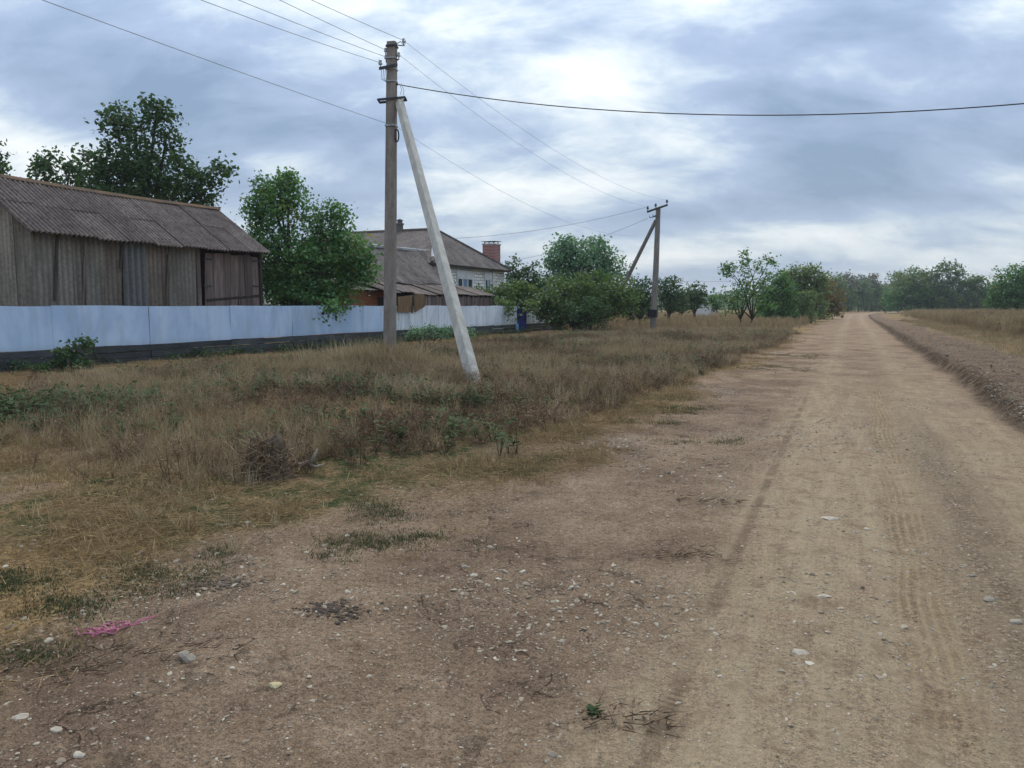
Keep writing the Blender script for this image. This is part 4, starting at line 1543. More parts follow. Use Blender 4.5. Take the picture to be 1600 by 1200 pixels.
# ------------------------------------------------------------------ trees
def leaves_mesh(cent, size, rng, flat=0.3):
    n = len(cent)
    nrm = rng.normal(size=(n, 3))
    nrm[:, 2] = np.abs(nrm[:, 2]) + flat
    nrm /= np.linalg.norm(nrm, axis=1)[:, None]
    r = rng.normal(size=(n, 3))
    t1 = np.cross(nrm, r)
    t1 /= np.linalg.norm(t1, axis=1)[:, None] + 1e-9
    t2 = np.cross(nrm, t1)
    s = size * (0.6 + 0.8 * rng.random(n))[:, None]
    v = np.empty((n, 4, 3))
    v[:, 0] = cent - t1 * s * 0.55
    v[:, 1] = cent + t2 * s * 0.36 - t1 * s * 0.05 + nrm * s * 0.06
    v[:, 2] = cent + t1 * s * 0.55
    v[:, 3] = cent - t2 * s * 0.36 - t1 * s * 0.05 + nrm * s * 0.06
    f = np.arange(n * 4).reshape(n, 4)
    return v.reshape(-1, 3), f


def tree(name, label, base_u, dep, lobes, leaf=0.13, per=1.0, mat=None, group=None, stem=0.14, clump=0.42, seed=0, trunk_lean=0.0,
         cat='tree', bare=0.0, twig=True, stems=1, base_xy=None, bark='bark', clr=0.85):
    """lobes: (u, v, half width, half height[, depth offset]) of crown parts in photograph pixels at distance dep"""
    rng = np.random.default_rng(1000 + seed)
    s = dep / FPX
    if base_xy is None:
        b0 = at(base_u, 500, dep)
        bx, by = b0[0], b0[1]
    else:
        bx, by = base_xy
    bz = gz1(bx, by)
    root = empty(name, (bx, by, bz), label, cat, group)
    off = np.array([bx, by, bz])
    cents, tints, twigs = [], [], MB()
    limb = MB()
    zs = [at(l[0], l[1], dep)[2] for l in lobes]
    fork = max(0.25, (min(zs) - bz) * 0.45)
    tops = max(zs)
    tr_pts = {}
    for st in range(stems):
        a = 2 * math.pi * st / max(stems, 1) + seed
        sx, sy = (0.25 * math.cos(a), 0.25 * math.sin(a)) if stems > 1 else (0, 0)
        fk = np.array([bx + sx * 1.6 + trunk_lean * fork, by + sy * 1.6, bz + fork])
        limb.tube([(bx + sx, by + sy, bz - 0.15), (bx + sx * 1.2 + trunk_lean * fork * 0.4, by + sy * 1.2, bz + fork * 0.5), fk], [stem * 1.25, stem, stem * 0.85], 7)
        tr_pts[st] = fk
    for li, l in enumerate(lobes):
        c = at(l[0], l[1], dep + (l[4] if len(l) > 4 else 0.0))
        ru, rv = l[2] * s, l[3] * s
        rad = np.array([ru, ru * 0.9, rv]) * 1.06
        fk = tr_pts[li % stems]
        m1 = fk * 0.55 + c * 0.45 + np.array([0, 0, 0.12 * np.linalg.norm(c - fk)]) + rng.normal(size=3) * 0.08
        limb.tube([fk, m1, c + [0, 0, 0.3 * rv]], [stem * 0.7, stem * 0.42, stem * 0.16], 6)
        vol = ru * ru * rv
        ncl = max(8, int(per * 11.0 * (vol ** 0.70) / (clump ** 2)))
        ph = rng.random((ncl, 3)) * 2 - 1
        dirs = rng.normal(size=(ncl, 3))
        dirs /= np.linalg.norm(dirs, axis=1)[:, None]
        r = rng.random(ncl) ** 0.42
        # uneven outline: radius changes with direction
        ang = np.arctan2(dirs[:, 1], dirs[:, 0])
        lump = 0.82 + 0.36 * vnoise(ang * 1.7 + 10 * li, dirs[:, 2] * 2.3 + seed, 77 + seed)
        pos = c + dirs * (r * lump)[:, None] * rad
        for k in range(ncl):
            if twig and (k % 2 == 0):
                p0 = m1 * 0.2 + c * 0.8 if rng.random() < 0.5 else c + (pos[k] - c) * 0.35
                twigs.tube([p0, (p0 + pos[k]) / 2 + rng.normal(size=3) * 0.05, pos[k]], [stem * 0.10 + 0.006, 0.010, 0.004], 3, cap=False)
            if rng.random() < bare:
                continue
            nl = int(clump * clump / (leaf * leaf) * 2.6 * (0.6 + 0.8 * rng.random()))
            cc = pos[k] + rng.normal(size=(nl, 3)) * np.array([clump, clump, clump * 0.75]) * 0.45
            cents.append(cc)
            tints.append(np.clip(0.5 + rng.normal() * 0.16 + rng.normal(size=nl) * 0.16, 0, 1))
    limb.build('trunk', M[bark], root, smooth=True)
    if twigs.v:
        tag(twigs.build('branches', M[bark], root), None, None, None, 'stuff')
    cents = np.concatenate(cents)
    keep = cents[:, 2] > bz + 0.02
    cents = cents[keep]
    tints = np.concatenate(tints)[keep]
    v, f = leaves_mesh(cents - off, leaf, rng)
    mk('crown', v, f, mat, root, attrs={'tint': ('FLOAT', 'FACE', tints)})
    return root


# behind the shed
tree('tree', 'tall dark leafy tree rising behind the shed roof', 225, 33, [(212, 215, 48, 52), (245, 180, 24, 26), (180, 190, 22, 24), (232, 275, 70, 45), (160, 262, 32, 40), (290, 285, 40, 36), (335, 268, 26, 22), (190, 300, 60, 30), (320, 305, 25, 20), (262, 215, 22, 28)],
     0.17, 0.85, LEAF_DARK, 'trees behind the fence', 0.22, 0.50, 1)
tree('tree', 'smaller dark tree left of the tall one behind the shed ridge', 90, 34, [(68, 255, 24, 22), (110, 258, 18, 26), (90, 285, 40, 24), (132, 280, 24, 24), (40, 285, 16, 16)],
     0.17, 0.8, LEAF_DARK, 'trees behind the fence', 0.15, 0.45, 2)
tree('tree', 'thin sparse tree at the far left edge behind the shed', -12, 30, [(-6, 240, 18, 26), (2, 270, 22, 20), (-30, 260, 30, 40)],
     0.13, 0.45, LEAF_DARK, 'trees behind the fence', 0.10, 0.40, 3, bare=0.1, twig=False)
# bushy tree right of the shed
tree('tree', 'bushy mid green tree hanging over the fence right of the shed', 470, 30.0, [(440, 320, 44, 44), (415, 300, 24, 26), (450, 285, 20, 26), (505, 355, 42, 40), (545, 395, 38, 36), (430, 390, 50, 50), (490, 420, 60, 50), (555, 430, 28, 28), (460, 455, 60, 26), (400, 335, 26, 26), (395, 395, 24, 40), (520, 466, 34, 24), (522, 340, 18, 22), (518, 478, 18, 14, -2.2), (430, 445, 34, 36), (570, 415, 20, 26)],
     0.125, 1.0, LEAF_MID, 'trees behind the fence', 0.14, 0.38, 4, stems=2)
# vine and small trees right of the lean-to
tree('vine', 'leafy vine spilling over the fence end by the blue gate', 806, 46.2, [(770, 462, 22, 10), (800, 468, 24, 16), (795, 485, 12, 16, -2.2), (828, 482, 12, 12, -2.2), (778, 474, 16, 8, -1.6), (832, 470, 26, 22), (745, 457, 18, 7), (785, 455, 22, 9), (815, 452, 22, 12), (850, 470, 20, 20)],
     0.17, 0.9, LEAF_OLIVE, None, 0.07, 0.40, 5, cat='vine', clr=0.4)
tree('tree', 'round blue green tree, tallest beyond the blue gate', 905, 54, [(905, 410, 50, 38), (880, 395, 26, 24), (935, 395, 30, 26), (955, 425, 26, 34), (870, 425, 26, 26), (910, 450, 56, 28)],
     0.19, 0.95, LEAF_BLUE, 'trees by the gate', 0.2, 0.55, 6)
tree('tree', 'small dark tree between the house chimney and the round tree', 820, 60, [(800, 425, 18, 20), (825, 425, 18, 20), (845, 440, 20, 18), (812, 445, 26, 14), (835, 455, 24, 16), (800, 452, 18, 14)],
     0.2, 0.8, LEAF_DARK, 'trees by the gate', 0.14, 0.5, 7)
tree('bush', 'wide olive bush in front of the round tree, its skirt on the grass', 905, 46.5, [(880, 460, 36, 26), (925, 455, 36, 28), (960, 462, 30, 26), (905, 482, 46, 24), (862, 488, 24, 18), (985, 465, 16, 22), (880, 496, 34, 16), (930, 496, 30, 16), (960, 482, 22, 16)],
     0.17, 0.95, LEAF_OLIVE, 'trees by the gate', 0.12, 0.48, 8, stems=3, cat='bush')
tree('bush', 'dark purple green shrub at the foot of the olive bush', 915, 44, [(912, 488, 26, 20), (930, 480, 20, 18)],
     0.14, 1.0, LEAF_DARK, 'trees by the gate', 0.08, 0.38, 9, stems=3, cat='bush')
tree('tree', 'dark tree just left of the distant pole', 1000, 58, [(995, 455, 24, 28), (1010, 470, 16, 20), (975, 470, 20, 18), (985, 484, 22, 14), (1008, 484, 14, 12)], 0.2, 0.9, LEAF_DARK, 'trees by the gate', 0.14, 0.5, 10)
tree('tree', 'dark tree just right of the distant pole', 1045, 68, [(1045, 452, 22, 20), (1060, 462, 16, 18), (1032, 465, 14, 18), (1045, 476, 22, 10), (1064, 476, 12, 9)], 0.22, 0.85, LEAF_DARK, 'trees by the gate', 0.16, 0.55, 11)
tree('tree', 'low dark tree before the pale far wall', 1085, 75, [(1085, 458, 16, 16), (1095, 466, 12, 12), (1074, 468, 12, 12), (1084, 474, 18, 9)], 0.22, 0.85, LEAF_DARK, 'trees by the gate', 0.14, 0.55, 12)
# the sparse double trunk tree by the road
tree('tree', 'sparse two-trunked tree with airy top standing in the tan grass', 1166, 52, [(1160, 425, 12, 30), (1185, 415, 14, 14), (1142, 430, 16, 10), (1150, 462, 28, 20), (1185, 460, 22, 22), (1168, 445, 20, 18), (1130, 472, 16, 12), (1145, 480, 20, 10), (1195, 476, 18, 12), (1205, 405, 7, 8), (1135, 415, 6, 6), (1192, 440, 12, 14), (1166, 402, 7, 12)],
     0.17, 0.42, LEAF_MID, 'trees along the road', 0.075, 0.40, 13, stems=2, bare=0.2)
tree('tree', 'dense green tree right of the sparse tree', 1215, 70, [(1215, 448, 24, 28), (1196, 462, 16, 22), (1205, 470, 18, 20), (1232, 462, 16, 22), (1222, 438, 12, 14), (1200, 484, 18, 12), (1228, 484, 18, 12), (1204, 495, 22, 10), (1230, 495, 18, 10)], 0.2, 1.0, LEAF_MID, 'trees along the road', 0.15, 0.5, 14)
tree('tree', 'broad yellow green tree, tallest of the roadside clump', 1258, 80, [(1258, 432, 26, 18), (1236, 440, 20, 18), (1280, 440, 16, 18), (1245, 448, 18, 20), (1270, 458, 22, 20), (1255, 472, 24, 14), (1242, 468, 20, 18), (1276, 476, 18, 12), (1248, 489, 24, 12), (1276, 490, 18, 10)], 0.24, 1.0, LEAF_FAR, 'trees along the road', 0.2, 0.6, 15)
tree('bush', 'light green bush at the road edge before the roadside clump', 1262, 70, [(1262, 466, 12, 16), (1258, 480, 13, 9), (1262, 494, 15, 10), (1250, 492, 10, 9)], 0.18, 1.0, LEAF_FAR, None, 0.08, 0.45, 16, stems=2, cat='bush')
tree('tree', 'tree with browning leaves at the right of the roadside clump', 1288, 92, [(1290, 450, 14, 18), (1280, 464, 14, 14), (1294, 474, 18, 12), (1308, 470, 12, 14), (1290, 489, 16, 10), (1308, 486, 12, 9)], 0.26, 1.0, LEAF_BROWN, 'trees along the road', 0.15, 0.6, 17)
tree('bush', 'low dry shrub at the left edge of the road', 1247, 74, [(1247, 493, 6, 5)], 0.12, 1.0, LEAF_BROWN, None, 0.04, 0.25, 18, cat='bush', twig=False)
# far tree line
far = [(1305, 447, 16, 19, 206, LEAF_FAR, 'green tree left of where the road bends'),
       (1318, 461, 18, 15, 210, LEAF_FAR, 'low green bush crown left of the road bend'),
       (1322, 436, 16, 11, 211, LEAF_GREY, 'bare grey topped tree above the road bend'),
       (1340, 451, 21, 17, 217, LEAF_FARD, 'dark tree straight beyond the road bend'),
       (1360, 437, 12, 10, 223, LEAF_GREY, 'bare grey crown above the dark trees beyond the bend'),
       (1362, 457, 21, 16, 223, LEAF_FARD, 'dark bluish tree right of the road bend'),
       (1380, 463, 18, 12, 229, LEAF_FARD, 'low dark tree right of the bend behind the tan grass'),
       (1400, 447, 23, 22, 235, LEAF_FAR, 'green tree at the left end of the right hand wood'),
       (1428, 439, 29, 22, 165, LEAF_FAR, 'broad green tree in the right hand wood'),
       (1418, 461, 34, 15, 165, LEAF_MID, 'low green tree in front of the right hand wood'),
       (1458, 449, 21, 19, 165, LEAF_FARD, 'shaded tree left of the tall crown'),
       (1482, 425, 34, 19, 165, LEAF_FARD, 'tallest tree of the right hand wood with layered crown'),
       (1462, 465, 34, 13, 165, LEAF_OLIVE, 'olive undergrowth tree below the tall crown'),
       (1500, 454, 23, 19, 165, LEAF_FARD, 'dark tree just right of the tall crown'),
       (1522, 451, 23, 22, 165, LEAF_OLIVE, 'sloping olive tree right of the tall crown'),
       (1540, 463, 18, 13, 165, LEAF_FARD, 'low dark tree at the end of the right hand wood'),
       (1585, 439, 31, 24, 95, LEAF_MID, 'green tree at the right frame edge'),
       (1570, 459, 26, 17, 95, LEAF_MID, 'lower green tree beside the right frame edge'),
       (1625, 444, 36, 30, 95, LEAF_MID, 'large green tree half out of frame at the right'),
       (1110, 473, 13, 8, 95, LEAF_DARK, 'small dark tree behind the sparse tree'),
       (1065, 473, 18, 9, 90, LEAF_DARK, 'low dark hedge tree behind the distant pole')]
for k, (u, v, ru, rv, dep, mt, lb) in enumerate(far):
    lob = [(u, v, ru, rv), (u - ru * 0.55, v + rv * 0.45, ru * 0.55, rv * 0.6), (u + ru * 0.55, v + rv * 0.45, ru * 0.55, rv * 0.6), (u + ru * 0.2, v - rv * 0.5, ru * 0.5, rv * 0.45)]
    lob += [(u - ru * 0.4, min(v + rv * 1.0, 479), ru * 0.75, rv * 0.65), (u + ru * 0.4, min(v + rv * 1.05, 480), ru * 0.75, rv * 0.65)]
    if 'tallest tree' in lb:
        lob = [(1478, 452, 18, 14), (1478, 420, 17, 12), (1498, 428, 10, 10), (1462, 430, 10, 7), (1485, 438, 14, 10), (1455, 434, 8, 6)]
    tree('tree', lb, u, dep, lob, 0.0024 * dep + 0.04, 0.75 if mt is not LEAF_GREY else 0.4, mt, 'far trees along the horizon', 0.13, 0.0060 * dep, 40 + k, twig=(mt is LEAF_GREY), bare=0.0)

# far wood closing the horizon: nobody could count it
rng = np.random.default_rng(5)
cents, tints = [], []
for k in range(420):
    u = rng.uniform(-300, 1900)
    dep = rng.uniform(230, 330)
    c = at(u, 470, dep)
    hh = rng.uniform(3.5, 6.5)
    n = 60
    cc = np.array([c[0], c[1], hh * 0.5]) + rng.normal(size=(n, 3)) * np.array([2.6, 2.6, hh * 0.24])
    cents.append(cc)
    tints.append(np.clip(rng.normal(0.5, 0.2) + rng.normal(size=n) * 0.12, 0, 1))
cents = np.concatenate(cents)
cents[:, 2] = np.abs(cents[:, 2])
v, f = leaves_mesh(cents, 1.5, rng)
tag(mk('far_wood', v, f, LEAF_FARD, attrs={'tint': ('FLOAT', 'FACE', np.concatenate(tints))}), 'far wood along the horizon behind the nearer trees', 'wood', None, 'stuff')

# pale far wall seen between the trees
fw0, fw1 = at(1086, 484, 88), at(1116, 484, 96)
fwl = empty('far_wall', (fw0[0], fw0[1], 0), 'pale far garden wall showing below the trees behind the distant pole', 'wall')
mb = MB()
dv = (fw1 - fw0)
dv[2] = 0
nv = np.array([-dv[1], dv[0], 0]) / np.linalg.norm(dv) * 0.1
z0, z1 = 0.0, at(1090, 476, 88)[2]
a0, a1 = np.array([fw0[0], fw0[1], z0]), np.array([fw1[0], fw1[1], z0])
mb.prism([a0 - nv, a1 - nv, a1 + nv, a0 + nv], [x + [0, 0, z1] for x in (a0 - nv, a1 - nv, a1 + nv, a0 + nv)])
mb.build('wall', M['pale_wall'], fwl)
mb = MB()
nv2 = nv * 1.4
mb.prism([x + [0, 0, z1 + 0.002] for x in (a0 - nv2, a1 - nv2, a1 + nv2, a0 + nv2)], [x + [0, 0, z1 + 0.08] for x in (a0 - nv2, a1 - nv2, a1 + nv2, a0 + nv2)])
mb.build('coping', M['white_ridge'], fwl)


# ------------------------------------------------------------------ scattered growth (stuff)
class Proto:
    def __init__(self):
        self.v = []
        self.f = []
        self.sh = []

    def blade(self, b, az, h, lean, w, shade, segs=3, droop=0.6):
        d = np.array([math.cos(az), math.sin(az), 0])
        sd = np.array([-math.sin(az), math.cos(az), 0])
        o = len(self.v)
        for k in range(segs):
            t = k / segs
            c = np.array(b) + d * (lean * h * (t ** 1.5)) + np.array([0, 0, h * (t - droop * lean * 0.4 * t * t)])
            ww = w * (1 - 0.6 * t)
            self.v += [tuple(c - sd * ww), tuple(c + sd * ww)]
            self.sh += [shade, shade]
        c = np.array(b) + d * lean * h + np.array([0, 0, h * (1 - droop * lean * 0.4)])
        self.v.append(tuple(c))
        self.sh.append(shade)
        for k in range(segs - 1):
            q = o + 2 * k
            self.f.append([q, q + 1, q + 3, q + 2])
        q = o + 2 * (segs - 1)
        self.f.append([q, q + 1, q + 2])

    def stick(self, a, b, w, shade):
        a, b = np.array(a), np.array(b)
        t = b - a
        s = np.cross(t, [0.3, 0.7, 0.2])
        s = s / (np.linalg.norm(s) + 1e-9) * w
        s2 = np.cross(t, s)
        s2 = s2 / (np.linalg.norm(s2) + 1e-9) * w
        o = len(self.v)
        self.v += [tuple(a + s), tuple(a - s * 0.5 + s2 * 0.87), tuple(a - s * 0.5 - s2 * 0.87), tuple(b)]
        self.sh += [shade] * 4
        self.f += [[o, o + 1, o + 3], [o + 1, o + 2, o + 3], [o + 2, o, o + 3]]

    def leaf(self, c, d, up, L, w, shade):
        c, d, up = np.array(c), np.array(d), np.array(up)
        d = d / (np.linalg.norm(d) + 1e-9)
        s = np.cross(d, up)
        s = s / (np.linalg.norm(s) + 1e-9)
        o = len(self.v)
        self.v += [tuple(c), tuple(c + d * L * 0.45 + s * w), tuple(c + d * L), tuple(c + d * L * 0.45 - s * w)]
        self.sh += [shade] * 4
        self.f.append([o, o + 1, o + 2, o + 3])


def p_straw(r, n=34, hmin=0.2, hmax=0.55, spread=0.10, w=0.0035):
    p = Proto()
    for _ in range(n):
        a = r.uniform(0, 6.28)
        q = spread * math.sqrt(r.random())
        p.blade((q * math.cos(a), q * math.sin(a), -0.02), r.uniform(0, 6.28), r.uniform(hmin, hmax), r.uniform(0.1, 0.9), w * r.uniform(0.7, 1.5), r.random())
    return p


def p_litter(r, n=40, L=0.17, spread=0.22, w=0.0019, up=0.035):
    p = Proto()
    for _ in range(n):
        a = r.uniform(0, 6.28)
        q = spread * math.sqrt(r.random())
        c = np.array([q * math.cos(a), q * math.sin(a), r.uniform(0.0, up)])
        b = r.uniform(0, 6.28)
        l = L * r.uniform(0.4, 1.2)
        p.stick(c, c + np.array([math.cos(b) * l, math.sin(b) * l, r.uniform(-0.02, up * 1.2)]), w * r.uniform(0.7, 1.6), r.random())
    return p


def p_weed(r, h=0.6, nb=12, leafy=22):
    p = Proto()
    for _s in range(r.randint(2, 3)):
        az0 = r.uniform(0, 6.28)
        ln = r.uniform(0.05, 0.6)
        hh = h * r.uniform(0.6, 1.1)
        top = np.array([math.cos(az0) * ln * hh, math.sin(az0) * ln * hh, hh])
        b0 = np.array([r.uniform(-.05, .05), r.uniform(-.05, .05), -0.03])
        p.stick(b0, top, 0.0055, r.random() * 0.5)
        for _ in range(nb):
            t = r.uniform(0.2, 0.95)
            c = b0 + (top - b0) * t
            a = r.uniform(0, 6.28)
            l = hh * r.uniform(0.15, 0.42) * (1.1 - t * 0.6)
            e = c + np.array([math.cos(a) * l, math.sin(a) * l, l * r.uniform(-0.1, 0.9)])
            p.stick(c, e, 0.003, r.random() * 0.7)
            for _k in range(max(1, leafy // nb)):
                q = c + (e - c) * r.uniform(0.4, 1.0)
                p.leaf(q, (r.uniform(-1, 1), r.uniform(-1, 1), r.uniform(-0.6, 0.8)), (r.uniform(-1, 1), r.uniform(-1, 1), 1), r.uniform(0.02, 0.05), r.uniform(0.005, 0.011), r.random())
    return p


def p_green(r, n=26, h=0.12, spread=0.10, w=0.004):
    p = Proto()
    for _ in range(n):
        a = r.uniform(0, 6.28)
        q = spread * math.sqrt(r.random())
        p.blade((q * math.cos(a), q * math.sin(a), -0.01), r.uniform(0, 6.28), h * r.uniform(0.5, 1.3), r.uniform(0.3, 1.2), w * r.uniform(0.7, 1.4), r.random(), 2)
    return p


def p_forb(r, n=26, h=0.30):
    p = Proto()
    for _s in range(4):
        a0 = r.uniform(0, 6.28)
        top = np.array([math.cos(a0) * h * 0.4, math.sin(a0) * h * 0.4, h * r.uniform(0.6, 1.1)])
        p.stick((0, 0, -0.02), top, 0.005, 0.2)
        for _ in range(n // 4):
            c = top * r.uniform(0.25, 1.0)
            a = r.uniform(0, 6.28)
            p.leaf(c, (math.cos(a), math.sin(a), r.uniform(-0.3, 0.6)), (0, 0, 1), r.uniform(0.05, 0.10), r.uniform(0.014, 0.03), r.random())
    return p


def p_plume(r, h=1.1):
    p = Proto()
    for _s in range(4):
        a0 = r.uniform(0, 6.28)
        ln = r.uniform(0.0, 0.22)
        hh = h * r.uniform(0.7, 1.1)
        b0 = np.array([r.uniform(-.12, .12), r.uniform(-.12, .12), -0.02])
        top = b0 + np.array([math.cos(a0) * ln * hh, math.sin(a0) * ln * hh, hh])
        p.stick(b0, top, 0.006, r.random())
        for _ in range(12):
            c = b0 + (top - b0) * r.uniform(0.65, 1.0)
            p.leaf(c, (r.uniform(-1, 1), r.uniform(-1, 1), r.uniform(0.2, 1.5)), (r.uniform(-1, 1), r.uniform(-1, 1), 0.5), r.uniform(0.04, 0.10), 0.009, 0.5 + 0.5 * r.random())
        for _ in range(6):
            t = r.uniform(0.05, 0.6)
            c = b0 + (top - b0) * t
            p.blade(c, r.uniform(0, 6.28), hh * 0.4, r.uniform(0.3, 1.0), 0.006, r.random(), 2)
    return p


def p_stone(r, flat=0.55):
    """a small worn pebble: a jittered, flattened polyhedron"""
    p = Proto()
    t = (1 + 5 ** 0.5) / 2
    vv = [(-1, t, 0), (1, t, 0), (-1, -t, 0), (1, -t, 0), (0, -1, t), (0, 1, t), (0, -1, -t), (0, 1, -t), (t, 0, -1), (t, 0, 1), (-t, 0, -1), (-t, 0, 1)]
    ff = [(0, 11, 5), (0, 5, 1), (0, 1, 7), (0, 7, 10), (0, 10, 11), (1, 5, 9), (5, 11, 4), (11, 10, 2), (10, 7, 6), (7, 1, 8), (3, 9, 4), (3, 4, 2), (3, 2, 6), (3, 6, 8), (3, 8, 9), (4, 9, 5), (2, 4, 11), (6, 2, 10), (8, 6, 7), (9, 8, 1)]
    sx, sy = r.uniform(0.7, 1.1), r.uniform(0.5, 0.9)
    sh = r.random()
    for q in vv:
        q = np.array(q) / 1.9 * (1 + r.uniform(-0.28, 0.28))
        p.v.append((q[0] * sx * 0.5, q[1] * sy * 0.5, q[2] * flat * 0.5 * r.uniform(0.8, 1.1)))
        p.sh.append(sh)
    p.f = [list(q) for q in ff]
    return p


def scatter(name, protos, pos, rot, scl, pid, tint, mat, label, cat):
    """ONE object: its mesh holds the small plants and one point per plant; its nodes set the plants on the points"""
    vs_, fs, sh, pi = [], [], [], []
    for k, p in enumerate(protos):
        o = len(vs_)
        vs_ += p.v
        fs += [[i + o for i in q] for q in p.f]
        sh += p.sh
        pi += [k] * len(p.v)
    np_, n = len(vs_), len(pos)
    me = bpy.data.meshes.new(name)
    allv = np.concatenate([np.array(vs_), np.asarray(pos)])
    me.from_pydata(allv.tolist(), [], fs)

    def addattr(nm, typ, proto_val, pt_val):
        a = me.attributes.new(nm, typ, 'POINT')
        data = np.concatenate([np.asarray(proto_val, float).reshape(np_, -1), np.asarray(pt_val, float).reshape(n, -1)])
        if typ == 'INT':
            a.data.foreach_set('value', data.astype(np.int32).ravel())
        elif typ == 'FLOAT':
            a.data.foreach_set('value', data.astype(np.float32).ravel())
        else:
            a.data.foreach_set('vector', data.astype(np.float32).ravel())
    addattr('pid', 'INT', pi, np.asarray(pid) + 1000)
    addattr('sh', 'FLOAT', sh, np.zeros(n))
    addattr('tint', 'FLOAT', np.zeros(np_), tint)
    addattr('rot', 'FLOAT_VECTOR', np.zeros((np_, 3)), rot)
    addattr('scl', 'FLOAT_VECTOR', np.ones((np_, 3)), scl)
    me.materials.append(mat)
    ob = bpy.data.objects.new(name, me)
    COL.objects.link(ob)
    tag(ob, label, cat, None, 'stuff')
    ng = bpy.data.node_groups.new(name + '_scatter', 'GeometryNodeTree')
    ng.interface.new_socket('Geometry', in_out='INPUT', socket_type='NodeSocketGeometry')
    ng.interface.new_socket('Geometry', in_out='OUTPUT', socket_type='NodeSocketGeometry')
    N, L = ng.nodes, ng.links
    gi, go = N.new('NodeGroupInput'), N.new('NodeGroupOutput')

    def named(nm, typ):
        q = N.new('GeometryNodeInputNamedAttribute')
        q.data_type = typ
        q.inputs['Name'].default_value = nm
        return q.outputs['Attribute']
    a_pid, a_rot, a_scl = named('pid', 'INT'), named('rot', 'FLOAT_VECTOR'), named('scl', 'FLOAT_VECTOR')
    e2r = N.new('FunctionNodeEulerToRotation')
    L.new(a_rot, e2r.inputs[0])
    join = N.new('GeometryNodeJoinGeometry')

    def pick(val):
        c = N.new('FunctionNodeCompare')
        c.data_type = 'INT'
        c.operation = 'EQUAL'
        ins = [s for s in c.inputs if s.type == 'INT']
        L.new(a_pid, ins[0])
        ins[1].default_value = val
        s = N.new('GeometryNodeSeparateGeometry')
        s.domain = 'POINT'
        L.new(gi.outputs[0], s.inputs['Geometry'])
        L.new(c.outputs[0], s.inputs['Selection'])
        return s.outputs['Selection']
    for k in range(len(protos)):
        ip = N.new('GeometryNodeInstanceOnPoints')
        L.new(pick(1000 + k), ip.inputs['Points'])
        L.new(pick(k), ip.inputs['Instance'])
        L.new(e2r.outputs[0], ip.inputs['Rotation'])
        L.new(a_scl, ip.inputs['Scale'])
        L.new(ip.outputs[0], join.inputs[0])
    L.new(join.outputs[0], go.inputs[0])
    md = ob.modifiers.new('scatter', 'NODES')
    md.node_group = ng
    return ob


def sample(n, x0, x1, y0, y1, prob, rng):
    x = rng.uniform(x0, x1, n)
    y = rng.uniform(y0, y1, n)
    k = rng.random(n) < prob(x, y)
    return x[k], y[k]


def place(x, y, rng, smin, smax, tilt=0.15, zoff=0.0, flat=1.0):
    z = ground_z(x, y) + zoff
    n = len(x)
    pos = np.stack([x, y, z], -1)
    rot = np.stack([rng.normal(0, tilt, n), rng.normal(0, tilt, n), rng.uniform(0, 6.28, n)], -1)
    s = rng.uniform(smin, smax, n)
    return pos, rot, np.stack([s, s, s * flat], -1)


Xt = [-30, -14, -12, -7.3, -5.1, -4.05, -3.2, -2.8, -2.5]
Yt = [9, 9.3, 6.8, 4.9, 4.9, 6.4, 9.4, 16, 38]


PROP_XY = (float(prop_b[0]), float(prop_b[1]))


def tallness(x, y):
    """0 on mown or bare ground, 1 inside the rank dead growth of the left field"""
    w = wav(x, y)
    m = sst(y - np.interp(x, Xt, Yt) + w * 2.5, -0.4, 1.4)
    strip = sst(x + 14.6 + w * 1.6, -0.6, 0.8)                       # mown strip along the fence
    strip = np.maximum(strip, sst(y, 50, 54))
    edge = sst(left_edge(y) - 0.35 + w * 1.0 - x, 0.0, 0.6)
    # trodden place before the foot of the prop
    edge = edge * (0.12 + 0.88 * sst(np.hypot((x - PROP_XY[0] - 0.25) / 0.7, (y - PROP_XY[1] + 0.75) / 0.95), 0.75, 1.25))
    return m * strip * edge


def vis(x, y, m=1.25):
    lat_ = x * ca + y * sa
    dp = -x * sa + y * ca
    return (dp > 1.5) & (np.abs(lat_) < dp * 0.667 * m + 1.5)


PR = random.Random(11)
rng = np.random.default_rng(12)
S_STRAW = mat_scatter('dry_straw', [(0.0, (0.15, 0.105, 0.058)), (0.45, (0.31, 0.228, 0.122)), (1.0, (0.52, 0.44, 0.29))], 0.25)
S_WEED = mat_scatter('dead_weed', [(0.0, (0.062, 0.040, 0.027)), (0.35, (0.142, 0.090, 0.053)), (0.6, (0.235, 0.152, 0.088)), (1.0, (0.42, 0.315, 0.19))], 0.15)
S_WEED2 = mat_scatter('stump_weed', [(0.0, (0.102, 0.067, 0.042)), (0.25, (0.272, 0.184, 0.112)), (0.5, (0.578, 0.416, 0.240))], 0.15)
S_LITTER = mat_scatter('straw_litter', [(0.0, (0.146, 0.092, 0.044)), (0.5, (0.326, 0.221, 0.105)), (1.0, (0.518, 0.386, 0.200))], 0.15)
S_GREEN = mat_scatter('green_grass', [(0.0, (0.030, 0.036, 0.015)), (0.5, (0.066, 0.080, 0.032)), (0.85, (0.14, 0.145, 0.06)), (1.0, (0.24, 0.19, 0.09))], 0.3)
S_FORB = mat_scatter('green_forb', [(0.0, (0.031, 0.056, 0.021)), (0.5, (0.069, 0.106, 0.040)), (1.0, (0.125, 0.163, 0.063))], 0.3)
S_TAN = mat_scatter('tan_grass', [(0.0, (0.157, 0.112, 0.062)), (0.5, (0.302, 0.224, 0.123)), (1.0, (0.493, 0.392, 0.224))], 0.25)
